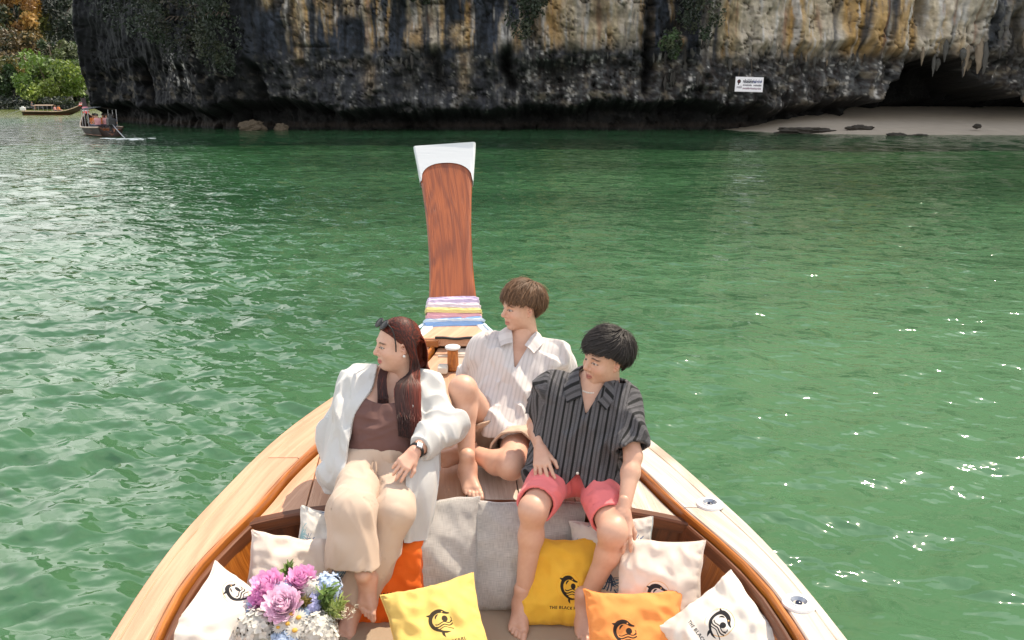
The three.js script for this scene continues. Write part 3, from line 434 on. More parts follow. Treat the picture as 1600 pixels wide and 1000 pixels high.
  const stemP = (t, q, out = 0) => { // q runs round the section: front face, right side, back, left side
    const e = 0.02, T = V(cX(t + e) - cX(t - e), cY(t + e) - cY(t - e), -(cD(t + e) - cD(t - e))).normalize(), Rr = V(1, 0.02 * t, -0.06).normalize(), Nf = V(0, 0, 0).crossVectors(Rr, T).normalize();
    const w = cW(t) + out, th = 0.045 + out, per = [[-w + 0.012, th], [w - 0.012, th], [w, th - 0.012], [w, -th + 0.012], [w - 0.012, -th], [-w + 0.012, -th], [-w, -th + 0.012], [-w, th - 0.012]];
    const L = per.map((p, i) => Math.hypot(per[(i + 1) % 8][0] - p[0], per[(i + 1) % 8][1] - p[1])), tot = L.reduce((x, y) => x + y); let s = ((q % 1) + 1) % 1 * tot, i = 0; while (i < 7 && s > L[i]) s -= L[i++]; const k = s / L[i], u = lerp(per[i][0], per[(i + 1) % 8][0], k), v = lerp(per[i][1], per[(i + 1) % 8][1], k);
    return { p: V(cX(t), cY(t), -cD(t)).addScaledVector(Rr, u).addScaledVector(Nf, v), u: u / w, side: v > 0 ? 1 : -1 };
  };
  { const secs = [], n = 48; for (const t of steps(-0.36, 0.985, 44)) { const s = []; for (let k = 0; k < n; k++) s.push(stemP(t, k / n).p); secs.push(s); } const g = sweep(secs, { crease: 0.5 });
    part(boat, 'stem', g, W.red); }
  { // white cap with an arched lower edge
    const n = 72, m = 14, pos = [], uv = [], idx = [];
    for (let j = 0; j <= m; j++) for (let k = 0; k <= n; k++) { const base = stemP(0.8, k / n), arch = 0.785 + 0.105 * Math.sqrt(Math.max(0, 1 - Math.pow(Math.abs(base.u) / 0.93, 2.4))), t = lerp(arch, 1.0, j / m), q = stemP(t, k / n, 0.007).p; if (j === m) q.y += 0.010 * base.u + 0.006; pos.push(q.x, q.y, q.z); uv.push(k / n * 0.9, t); }
    for (let j = 0; j < m; j++) for (let k = 0; k < n; k++) { const a = j * (n + 1) + k, b = a + n + 1; idx.push(a, a + 1, b, b, a + 1, b + 1); }
    const c = pos.length / 3, e = stemP(1.0, 0).p; pos.push(cX(1), cY(1) + 0.006, -cD(1)); uv.push(0.5, 0.5); for (let k = 0; k < n; k++) idx.push(m * (n + 1) + k, m * (n + 1) + k + 1, c);
    part(boat, 'white_stem_cap', toCreasedNormals(meshFrom(pos, idx, uv), 0.6), std({ color: new THREE.Color(0.62, 0.63, 0.65), roughness: 0.5, side: THREE.DoubleSide, bumpMap: rep(grainBump, 1, 1), bumpScale: 0.0008 })); }

  // ribbons wound round the foot of the stem
  const rb2 = thing('ribbon_sash', 'pastel pink, yellow, lilac and blue cloth sashes wound round the foot of the bow', 'sash', V(-0.385, 1.0, -5.75));
  const bands = [[0.100, 0.138, [0.60, 0.48, 0.66], 'lilac sash'], [0.078, 0.110, [0.72, 0.60, 0.66], 'pale pink sash'], [0.060, 0.086, [0.80, 0.64, 0.26], 'yellow sash'], [0.028, 0.066, [0.76, 0.38, 0.42], 'pink sash'], [-0.012, 0.034, [0.24, 0.42, 0.74], 'blue sash'], [0.008, 0.022, [0.62, 0.74, 0.88], 'pale blue sash']];
  bands.forEach(([t0, t1, c, l], bi) => { const n = 90, m = 7, pos = [], idx = [], uv = []; for (let j = 0; j <= m; j++) for (let k = 0; k <= n; k++) { const q = (k % n) / n, s = j / m, sl = 0.010 * Math.sin(q * 6.283 + bi * 1.3), puff = 0.006 + 0.007 * Math.sin(s * Math.PI) + 0.004 * Math.sin(s * 15 + 3 * N3(q * 9, bi, 1)) + 0.005 * N3(q * 30, s * 4, bi) + 0.0035 * bi % 0.01 + (bi === 5 ? 0.006 : 0); const p = stemP(lerp(t0, t1, s) + sl * 0.5, q, puff).p; pos.push(p.x, p.y, p.z); uv.push(q, s); } for (let j = 0; j < m; j++) for (let k = 0; k < n; k++) { const a = j * (n + 1) + k, b = a + n + 1; idx.push(a, a + 1, b, b, a + 1, b + 1); } part(rb2, 'sash', meshFrom(pos, idx, uv), std({ color: new THREE.Color(...c), roughness: 0.75, side: THREE.DoubleSide, sheen: 0.4, sheenColor: new THREE.Color(1, 1, 1) }), l); });
  for (const s of [-1, 1]) part(rb2, 'sash_tail', tube([V(-0.385 + s * 0.20, 0.97, -5.72), V(-0.385 + s * 0.26, 0.95, -5.60), V(-0.385 + s * 0.33, 0.93, -5.46)], 0.010, 6), std({ color: new THREE.Color(0.6, 0.72, 0.86), roughness: 0.8 }));
}
// ---------------------------------------------------------------- mattress and cushions
const weave = dataTex(256, 256, (u, v) => { const a = Math.sin(u * 6.283 * 64), b = Math.sin(v * 6.283 * 64), k = (Math.floor(u * 64) + Math.floor(v * 64)) % 2 ? a : b, h = 0.5 + 0.3 * k + 0.25 * pn(u, v, 30, 30, 4); return [h, h, h]; });
function fabricCanvas(base, draw, S = 512, mottle = 10, slub = 0) {
  const cv = document.createElement('canvas'); cv.width = cv.height = S; const c = cv.getContext('2d'); c.fillStyle = base; c.fillRect(0, 0, S, S);
  const im = c.getImageData(0, 0, S, S), r = rng(S + mottle); for (let y = 0; y < S; y++) for (let x = 0; x < S; x++) { const n = mottle * fbm(x * 0.012, y * 0.012, 3, 3) + slub * (N3(x * 0.5, y * 0.03, 1) + N3(x * 0.03, y * 0.5, 2)) + (r() - 0.5) * 5, o = (y * S + x) * 4; for (let k = 0; k < 3; k++) im.data[o + k] = clamp((im.data[o + k] + n) / 255) * 255; }
  c.putImageData(im, 0, 0); if (draw) draw(c, S); const t = new THREE.CanvasTexture(cv); t.colorSpace = THREE.SRGBColorSpace; return t;
}
function emblem(c, x, y, s, ink, ring, words = true) { // leaping dolphin round a sun above waves, the name beneath
  c.save(); c.translate(x, y); c.scale(s, s); c.lineCap = 'round'; c.lineJoin = 'round';
  c.strokeStyle = ring; c.lineWidth = 2.6; c.beginPath(); c.arc(0, 0, 64, -2.9, 1.2); c.stroke(); c.globalAlpha = 0.5; c.beginPath(); c.arc(0, 0, 70, 2.0, 3.6); c.stroke(); c.globalAlpha = 1;
  c.fillStyle = ink; c.beginPath(); c.moveTo(50, -26); c.quadraticCurveTo(36, -28, 28, -36); c.quadraticCurveTo(10, -56, -16, -50); c.quadraticCurveTo(-30, -48, -38, -38); c.lineTo(-56, -38); c.quadraticCurveTo(-50, -30, -44, -28); c.quadraticCurveTo(-64, 12, -24, 48); c.quadraticCurveTo(-14, 56, -2, 62); c.quadraticCurveTo(-6, 76, 12, 88); c.quadraticCurveTo(10, 76, 10, 66); c.quadraticCurveTo(24, 72, 44, 60); c.quadraticCurveTo(22, 60, 6, 54); c.quadraticCurveTo(-30, 32, -34, 4); c.quadraticCurveTo(-34, -22, -10, -30); c.quadraticCurveTo(6, -34, 22, -24); c.quadraticCurveTo(34, -18, 50, -20); c.closePath(); c.fill();
  c.beginPath(); c.moveTo(-16, -22); c.quadraticCurveTo(-10, -30, 0, -26); c.quadraticCurveTo(-10, -18, -18, -6); c.quadraticCurveTo(-22, -14, -16, -22); c.fill();
  c.beginPath(); c.arc(24, 0, 14, 0, 7); c.fill(); c.fillStyle = ring; c.beginPath(); c.arc(18, -33, 3.6, 0, 7); c.fill();
  c.strokeStyle = ink; c.lineWidth = 5; for (const [yy, w] of [[18, 4.5], [30, 5.5], [41, 4]]) { c.lineWidth = w; c.beginPath(); c.moveTo(-22, yy); c.bezierCurveTo(-6, yy + 12, 10, yy - 10, 26, yy - 3); c.bezierCurveTo(38, yy + 2, 46, yy + 2, 56, yy + 8 - (yy > 30 ? 0 : 14)); c.stroke(); }
  c.lineWidth = 3; c.beginPath(); c.moveTo(52, -4); c.quadraticCurveTo(60, 6, 48, 14); c.stroke();
  if (words) { c.fillStyle = ink; c.font = 'bold 25px sans-serif'; c.textAlign = 'center'; c.fillText('THE BLACK PEARL', 0, 122); }
  c.restore();
}
// a stuffed cushion: c centre, r along its width, n out of its printed face
function cushion(name, label, { c, r, n, w, h, t = 0.13, seed = 1, map, color, sag = 0.1, bumpScale = 0.0012, wr = 1, group = 'loose cushions in the well', ear = 1, up }) {
  const X = V(...r).normalize(), Z = V(...n).normalize(); X.addScaledVector(Z, -X.dot(Z)).normalize(); const Y = V(0, 0, 0).crossVectors(Z, X), C = V(...c), M = 44, pos = [], uv = [], idx = [];
  for (const s of [1, -1]) for (let j = 0; j <= M; j++) for (let i = 0; i <= M; i++) {
    const u = (i / M) * 2 - 1, v = (j / M) * 2 - 1, uu = Math.sin(u * Math.PI / 2) * 0.55 + u * 0.45, vv = Math.sin(v * Math.PI / 2) * 0.55 + v * 0.45, k = (1 - uu * uu) * (1 - vv * vv);
    let x = uu * w / 2 * (1 - sag * ear * (1 - vv * vv) * Math.pow(Math.abs(uu), 3)), y = vv * h / 2 * (1 - sag * ear * (1 - uu * uu) * Math.pow(Math.abs(vv), 3));
    x += 0.006 * N3(vv * 3, seed, s) * Math.abs(uu); y += 0.010 * N3(uu * 2.5, seed + 5, 1) * Math.abs(vv);
    const rimd = 1 - Math.max(Math.abs(uu), Math.abs(vv)), pucker = Math.sin((Math.abs(uu) > Math.abs(vv) ? vv : uu) * 26 + 4 * N3(uu * 3, vv * 3, seed)) * Math.exp(-rimd * 9) * sst(0, 0.05, rimd);
    const crease = (ridge(uu * 1.1 + seed, vv * 1.1, seed * 1.7, 2) - 0.55) * 0.05 + 0.016 * N3(uu * 2.6 + seed * 3, vv * 2.6, seed) + 0.018 * (0.5 - Math.abs(N3((uu + vv) * 1.6 + seed, (uu - vv) * 0.8, 4 + seed)) * 2) * sst(0.5, 1.3, Math.abs(uu) + Math.abs(vv));
    const z = s * (t / 2 * Math.pow(Math.max(0, k), 0.42) + (wr * crease * Math.pow(k, 0.5)) + wr * 0.007 * pucker);
    const p = C.clone().addScaledVector(X, x).addScaledVector(Y, y).addScaledVector(Z, z); pos.push(p.x, p.y, p.z); s > 0 ? uv.push(i / M, j / M) : uv.push(0.03 + 0.02 * i / M, 0.97 + 0.02 * j / M);
  }
  const q = (M + 1) * (M + 1); for (let j = 0; j < M; j++) for (let i = 0; i < M; i++) { const a = j * (M + 1) + i, b = a + M + 1; idx.push(a, a + 1, b, b, a + 1, b + 1); idx.push(q + a, q + b, q + a + 1, q + b, q + b + 1, q + a + 1); }
  const g = meshFrom(pos, idx, uv);
  const o = thing(name, label, 'cushion', C, group);
  part(o, 'cover', g, std({ map, color: color ?? 0xffffff, roughness: 0.85, bumpMap: rep(weave, 5, 5), bumpScale, sheen: 0.3, sheenColor: new THREE.Color(0.8, 0.8, 0.8), sheenRoughness: 0.6 }));
  // seam cord round the edge
  const rim = []; for (let k = 0; k < 4 * M; k++) { const e = Math.floor(k / M), i = k % M, ij = [[i, 0], [M, i], [M - i, M], [0, M - i]][e], a = (ij[1] * (M + 1) + ij[0]) * 3; rim.push(V(pos[a] , pos[a + 1], pos[a + 2])); }
  part(o, 'seam', new THREE.TubeGeometry(new THREE.CatmullRomCurve3(rim, true), 4 * M, 0.0026, 5, true).translate(0, 0, 0), std({ map, roughness: 0.85 }));
  return o;
}
{
  const mt = new RoundedBoxGeometry(1.72, 0.10, 4.1, 6, 0.04), p = mt.attributes.position; for (let i = 0; i < p.count; i++) if (p.getY(i) > 0) p.setY(i, p.getY(i) + 0.012 * fbm(p.getX(i) * 3, p.getZ(i) * 3, 2, 3)); mt.computeVertexNormals(); mt.translate(-0.12, FLOOR - 0.035, -1.55);
  single('mattress', 'beige mattress on the floor of the boat under the cushions', 'mattress', mt, std({ color: new THREE.Color(0.40, 0.30, 0.21), roughness: 0.9, bumpMap: rep(weave, 12, 24), bumpScale: 0.002 }));
  const greyT = fabricCanvas('#ded7d0', null, 512, 20, 22);
  const grey = (label, c, r, n, w, h, seed) => cushion('back_cushion', label, { c, r, n, w, h, t: 0.16, seed, map: greyT, sag: 0.045, wr: 0.7, bumpScale: 0.004, group: 'large grey back cushions' });
  grey('large grey back cushion against the deck, left one, half behind the seated woman', [-0.385, 0.482, -3.565], [1, 0.04, 0.02], [0.0, 0.40, 0.92], 0.50, 0.47, 1);
  grey('large grey back cushion, right one, behind the knee of the striped shirt man', [0.075, 0.466, -3.57], [1, -0.01, 0], [0.05, 0.42, 0.9], 0.50, 0.47, 2);
  const coral = fabricCanvas('#ded8cf', (c, S) => { const r = rng(77); c.lineCap = 'round'; for (let k = 0; k < 17; k++) { const x = r() * S, y = r() * S, col = ['#3d5d86', '#5f8fae', '#4f6f95', '#8db6bd', '#33506f'][k % 5], a0 = r() * 6.28; c.strokeStyle = col; for (let m = 0; m < 15; m++) { const a = a0 + (m / 15 - 0.5) * 2.7, L = 46 + 52 * r(); c.lineWidth = 3 + 4 * r(); c.beginPath(); c.moveTo(x, y); c.quadraticCurveTo(x + Math.cos(a) * L * 0.5, y + Math.sin(a) * L * 0.5, x + Math.cos(a + 0.3) * L, y + Math.sin(a + 0.3) * L); c.stroke(); c.lineWidth *= 0.6; c.beginPath(); c.moveTo(x + Math.cos(a) * L * 0.5, y + Math.sin(a) * L * 0.5); c.lineTo(x + Math.cos(a - 0.35) * L * 0.9, y + Math.sin(a - 0.35) * L * 0.9); c.stroke(); } } });
  cushion('patterned_cushion', 'pale cushion with blue coral print at the left, behind the cream cushion', { c: [-0.76, 0.53, -3.50], r: [0.97, -0.2, -0.1], n: [0.2, 0.42, 0.9], w: 0.35, h: 0.33, seed: 3, map: coral });
  cushion('patterned_cushion', 'pale cushion with blue coral print at the right, behind the hand on the knee', { c: [0.435, 0.49, -3.475], r: [1, 0.09, 0.07], n: [-0.1, 0.42, 0.9], w: 0.36, h: 0.36, seed: 4, map: coral });
  const creamL = fabricCanvas('#e3d2c4', (c, S) => emblem(c, S * 0.55, S * 0.6, 0.86, '#1c1a20', '#d9a25c')), creamR = fabricCanvas('#e6d4c6', (c, S) => emblem(c, S * 0.50, S * 0.60, 0.86, '#1c1a20', '#dba566'));
  cushion('cream_cushion', 'cream cushion standing at the left against the hull behind the bouquet', { c: [-0.915, 0.49, -3.335], r: [0.93, -0.24, -0.26], n: [0.40, 0.5, 0.75], w: 0.37, h: 0.36, t: 0.15, seed: 5, map: creamL });
  cushion('cream_cushion', 'cream cushion with a printed dolphin emblem, behind the pale orange cushion on the right', { c: [0.590, 0.525, -3.235], r: [0.96, 0.06, 0.26], n: [-0.25, 0.55, 0.8], w: 0.355, h: 0.36, t: 0.15, seed: 6, map: creamR });
  const whiteL = fabricCanvas('#ebe1d6', (c, S) => emblem(c, S * 0.72, S * 0.36, 0.86, '#18171c', '#d9a25c')), whiteR = fabricCanvas('#ece2d6', (c, S) => emblem(c, S * 0.46, S * 0.44, 0.86, '#16151a', '#dfa95f'));
  cushion('white_cushion', 'white cushion tilted on its corner at the far left beside the bouquet', { c: [-1.022, 0.525, -2.905], r: [0.42, 0.52, -0.70], n: [0.42, 0.75, 0.5], w: 0.38, h: 0.40, t: 0.15, seed: 7, map: whiteL });
  cushion('white_cushion', 'white cushion tilted on its corner at the far right, dolphin emblem turned sideways', { c: [0.775, 0.485, -2.925], r: [0.50, -0.52, 0.60], n: [-0.42, 0.72, 0.55], w: 0.37, h: 0.37, t: 0.15, seed: 8, map: whiteR });
  const yelC = fabricCanvas('#f4cf72', (c, S) => emblem(c, S * 0.52, S * 0.48, 0.86, '#3a2f1c', '#f2c964')), yelR = fabricCanvas('#f0b93a', (c, S) => emblem(c, S * 0.60, S * 0.52, 0.86, '#231b12', '#e9a21f'));
  cushion('yellow_cushion', 'light yellow cushion with dolphin emblem lying tilted at the front centre', { c: [-0.292, 0.39, -3.125], r: [0.93, 0.17, -0.20], n: [0.06, 0.78, 0.62], w: 0.385, h: 0.385, t: 0.15, seed: 9, map: yelC });
  cushion('yellow_cushion', 'deep yellow cushion with dolphin emblem between the shins of the striped shirt man', { c: [0.195, 0.425, -3.42], r: [1, -0.05, 0.02], n: [0.0, 0.42, 0.91], w: 0.34, h: 0.38, t: 0.11, seed: 10, map: yelR });
  const orL = fabricCanvas('#ef6a14', (c, S) => { emblem(c, S * 0.40, S * 0.40, 0.75, '#2c1206', '#f08a34', false); c.fillStyle = '#2c1206'; c.font = 'bold 26px sans-serif'; c.textAlign = 'center'; c.fillText('THE BLACK PEARL', S * 0.40, S * 0.62); }), orR = fabricCanvas('#f4994f', (c, S) => emblem(c, S * 0.40, S * 0.46, 0.86, '#2a1a12', '#f2a65a'));
  cushion('orange_cushion', 'deep orange cushion half hidden behind the light yellow cushion', { c: [-0.545, 0.405, -3.455], r: [1, 0.05, -0.02], n: [0.0, 0.42, 0.91], w: 0.36, h: 0.38, t: 0.11, seed: 11, map: orL });
  cushion('orange_cushion', 'pale orange cushion with dolphin emblem at the front right beside the bare foot', { c: [0.472, 0.405, -3.035], r: [1, 0.005, 0], n: [-0.02, 0.66, 0.75], w: 0.385, h: 0.37, t: 0.15, seed: 12, map: orR });
}

// ---------------------------------------------------------------- bouquet
{
  const B = V(-0.815, 0.525, -2.97), o = thing('bouquet', 'bunch of pink, white and pale blue flowers beside the seated woman', 'bouquet', B), r = rng(5);
  const petalMat = (c) => std({ color: new THREE.Color(...c), roughness: 0.75, transmission: 0.25, thickness: 0, side: THREE.DoubleSide });
  const mats = { pink: petalMat([0.92, 0.52, 0.77]), mag: petalMat([0.86, 0.42, 0.73]), blush: petalMat([0.95, 0.72, 0.85]), white: petalMat([0.66, 0.63, 0.57]), blue: petalMat([0.46, 0.56, 0.72]), lav: petalMat([0.44, 0.44, 0.70]), cream: petalMat([0.66, 0.60, 0.47]), green: petalMat([0.16, 0.26, 0.05]), lime: petalMat([0.38, 0.46, 0.13]), olive: petalMat([0.22, 0.17, 0.025]), yellow: petalMat([0.70, 0.42, 0.06]) };
  const petal = (out, base, dir, side, nrm, L, Wd, cup) => { // cupped petal from base along dir
    const n = 4, k = out.pos.length / 3; for (let i = 0; i <= n; i++) { const t = i / n, w = Wd * Math.sin(Math.PI * Math.min(0.97, 0.12 + 0.8 * t)); for (const s of [-1, 0, 1]) { const p = base.clone().addScaledVector(dir, L * t).addScaledVector(side, s * w).addScaledVector(nrm, cup * L * t * t + (s ? cup * w * 0.5 : 0)); out.pos.push(p.x, p.y, p.z); } }
    for (let i = 0; i < n; i++) for (let s = 0; s < 2; s++) { const a = k + i * 3 + s, b = a + 3; out.idx.push(a, a + 1, b, b, a + 1, b + 1); } };
  const basis = (n) => { const x = V(1, 0.3, 0.2).cross(n).normalize(); return [x, n.clone().cross(x)]; };
  const put = (name, out, mat, label) => { const g = meshFrom(out.pos, out.idx, new Array(out.pos.length / 3 * 2).fill(0)); return part(o, name, g, mat, label); };
  const facing = (x, y, z) => V(x, y, z).normalize();
  const up = V(0.05, 0.78, 0.62).normalize(), [ux, uy] = [V(1, 0, 0), V(0, 0.62, -0.78)];
  const spot = (a, b, lift) => B.clone().addScaledVector(ux, a).addScaledVector(uy, b).addScaledVector(up, lift);
  const peony = (c, n, rad, mat, label, layers = 8) => { const out = { pos: [], idx: [] }; for (let l = 0; l < layers; l++) { const e = lerp(0.12, 1.45, l / (layers - 1)), m = 6 + Math.round(4.2 * l); for (let k = 0; k < m; k++) { const a = k / m * 6.283 + l * 1.1 + r() * 0.5, [x, y] = basis(n), rd = x.clone().multiplyScalar(Math.cos(a)).addScaledVector(y, Math.sin(a)), dir = rd.clone().multiplyScalar(Math.sin(e)).addScaledVector(n, Math.cos(e)).normalize(), side = n.clone().cross(rd).normalize(), nr = side.clone().cross(dir); petal(out, c.clone().addScaledVector(n, -rad * 0.25), dir, side, nr, rad * (0.80 + 0.3 * r()), rad * (0.22 + 0.08 * r()), -0.35 - 0.35 * r()); } } put('peony', out, mat, label); };
  const cores = []; const hydrangea = (c, n, rad, mat, label, count = 70, dark) => { const out = { pos: [], idx: [] }, eyes = []; for (let k = 0; k < count; k++) { const z = 1 - 1.45 * (k + 0.5) / count, a = k * 2.39996, q = Math.sqrt(Math.max(0, 1 - z * z)), [x, y] = basis(n), d = n.clone().multiplyScalar(z).addScaledVector(x, q * Math.cos(a)).addScaledVector(y, q * Math.sin(a)).normalize(), base = c.clone().addScaledVector(d, rad * (0.84 + 0.24 * r())), [e, f] = basis(d), ro = r() * 6.28; for (let m = 0; m < 4; m++) { const b = ro + m * Math.PI / 2, dir = e.clone().multiplyScalar(Math.cos(b)).addScaledVector(f, Math.sin(b)).addScaledVector(d, 0.9 * (r() - 0.30)).normalize(), s = d.clone().cross(dir).normalize(); petal(out, base, dir, s, d, rad * (0.19 + 0.07 * r()), rad * (0.075 + 0.03 * r()), -0.3 + 0.5 * r()); } if (dark && k % 5 === 0) eyes.push(new THREE.SphereGeometry(0.0036, 6, 5).translate(base.x + d.x * 0.005, base.y + d.y * 0.005, base.z + d.z * 0.005)); } { const b = new THREE.SphereGeometry(rad * 0.90, 18, 12), bp = b.attributes.position, k0 = out.pos.length / 3; for (let i = 0; i < bp.count; i++) { const q = 1 + 0.16 * N3(bp.getX(i) * 90, bp.getY(i) * 90, bp.getZ(i) * 90); out.pos.push(c.x + bp.getX(i) * q, c.y + bp.getY(i) * q, c.z + bp.getZ(i) * q); } for (const i of b.index.array) out.idx.push(k0 + i); } const m = put('hydrangea', out, mat, label); if (eyes.length) part(m, 'flower_eyes', clean(eyes), std({ color: new THREE.Color(0.03, 0.025, 0.02) })); };
  const daisy = (c, n, rad) => { const out = { pos: [], idx: [] }, [x, y] = basis(n); for (let k = 0; k < 17; k++) { const a = k / 17 * 6.283, dir = x.clone().multiplyScalar(Math.cos(a)).addScaledVector(y, Math.sin(a)).addScaledVector(n, 0.15 * (r() - 0.3)).normalize(), s = n.clone().cross(dir).normalize(); petal(out, c.clone().addScaledVector(dir, rad * 0.2), dir, s, n, rad * 0.85, rad * 0.13, -0.12); } const m = put('daisy', out, mats.white); part(m, 'flower_centre', new THREE.SphereGeometry(rad * 0.34, 10, 7).scale(1, 0.7, 1).translate(c.x + n.x * 0.004, c.y + n.y * 0.004, c.z + n.z * 0.004), mats.yellow); };
  const spray = (name, c, dir, L, mat, count, size, label) => { const out = { pos: [], idx: [] }; for (let k = 0; k < count; k++) { const t = 0.15 + 0.85 * r(), base = c.clone().addScaledVector(dir, L * t), d = V(r() - 0.5, r() - 0.5, r() - 0.5).addScaledVector(dir, 0.35).normalize(), [x] = basis(d); base.add(V(r() - 0.5, r() - 0.5, r() - 0.5).multiplyScalar(L * 0.34)); petal(out, base, d, x, d.clone().cross(x), size * (0.7 + 0.6 * r()), size * 0.2, 0.25); } put(name, out, mat, label); };
  const nn = (a, b) => up.clone().addScaledVector(ux, a * 3.2).addScaledVector(uy, b * 2.6).normalize();
  peony(spot(-0.015, 0.005, 0.135), nn(-0.01, 0), 0.078, mats.blush, 'large pale pink peony in the middle');
  peony(spot(-0.085, 0.085, 0.09), nn(-0.08, 0.09), 0.072, mats.pink, 'bright pink peony at the left'); peony(spot(-0.10, 0.04, 0.085), nn(-0.12, 0.03), 0.06, mats.mag);
  hydrangea(spot(-0.06, 0.035, 0.085), nn(-0.05, 0.03), 0.045, mats.blush, undefined, 60); hydrangea(spot(0.055, -0.01, 0.10), nn(0.05, 0), 0.034, mats.blue, undefined, 44); peony(spot(0.025, 0.115, 0.08), nn(0.02, 0.12), 0.066, mats.pink, 'pink peony at the back');
  hydrangea(spot(-0.105, -0.065, 0.08), nn(-0.1, -0.06), 0.078, mats.white, 'white hydrangea with dark eyes', 120, true);
  hydrangea(spot(0.005, -0.115, 0.08), nn(0, -0.1), 0.066, mats.blue, 'pale blue hydrangea at the front', 105);
  hydrangea(spot(0.108, -0.072, 0.075), nn(0.1, -0.06), 0.074, mats.white, 'white hydrangea at the right', 120, false);
  hydrangea(spot(-0.055, -0.13, 0.06), nn(-0.05, -0.14), 0.07, mats.cream, 'cream hydrangea at the front edge', 110, true);
  hydrangea(spot(-0.155, 0.0, 0.045), nn(-0.18, 0), 0.058, mats.blue); hydrangea(spot(-0.172, -0.085, 0.02), nn(-0.2, -0.08), 0.05, mats.mag, 'magenta bloom at the left edge');
  hydrangea(spot(0.115, 0.098, 0.06), nn(0.1, 0.1), 0.06, mats.blue, 'pale blue bloom at the back right'); hydrangea(spot(0.07, 0.085, 0.075), nn(0.07, 0.08), 0.05, mats.white); hydrangea(spot(-0.03, 0.07, 0.11), nn(-0.03, 0.07), 0.035, mats.blue, undefined, 34);
  for (const [a, b] of [[0.084, 0.045], [0.082, 0.015], [0.088, 0.065]]) hydrangea(spot(a, b, 0.10 - Math.abs(b) * 0.2), nn(a, b), 0.033, mats.lav, undefined, 40);
  for (const [a, b, c] of [[0.047, -0.04, 0.026], [0.012, -0.062, 0.024], [0.040, -0.085, 0.027], [0.02, -0.028, 0.021], [-0.02, -0.075, 0.018]]) daisy(spot(a, b, 0.148), nn(a, b), c * 1.15);
  spray('leaf_spray', spot(0.125, 0.0, 0.05), nn(0.22, 0.06), 0.11, mats.lime, 190, 0.026, 'lime green feathery foliage at the right'); spray('leaf_spray', spot(0.10, 0.02, 0.03), nn(0.1, 0.15), 0.12, mats.green, 120, 0.035); spray('leaf_spray', spot(0.045, 0.02, 0.07), nn(0.05, 0.02), 0.07, mats.olive, 110, 0.026, 'olive brown foliage in the middle'); spray('leaf_spray', spot(-0.03, 0.15, 0.02), nn(-0.02, 0.2), 0.06, mats.green, 60, 0.035); spray('leaf_spray', spot(0.02, -0.09, 0.05), up, 0.06, mats.green, 60, 0.034); spray('leaf_spray', spot(-0.06, -0.02, 0.0), up, 0.10, mats.green, 90, 0.04); spray('flower_spray', spot(0.15, 0.0, 0.04), nn(0.3, 0.0), 0.12, mats.cream, 90, 0.012, 'tiny cream blossoms at the right');
  { const core = new THREE.SphereGeometry(1, 24, 16).scale(0.15, 0.10, 0.14).translate(B.x, B.y + 0.0, B.z); part(o, 'stems', clean([core, ...cores]), std({ color: new THREE.Color(0.13, 0.17, 0.05) })); }
  const wrap = new THREE.CylinderGeometry(0.15, 0.05, 0.24, 32, 4, true), wp = wrap.attributes.position; for (let i = 0; i < wp.count; i++) { const a = Math.atan2(wp.getZ(i), wp.getX(i)), k = 1 + 0.07 * Math.sin(a * 9) * (wp.getY(i) + 0.12) * 4; wp.setX(i, wp.getX(i) * k); wp.setZ(i, wp.getZ(i) * k); } wrap.computeVertexNormals(); wrap.rotateX(R(34)); wrap.translate(B.x + 0.005, B.y - 0.09, B.z + 0.05); part(o, 'paper_wrap', wrap, std({ color: new THREE.Color(0.62, 0.56, 0.5), roughness: 0.8, side: THREE.DoubleSide }));
}
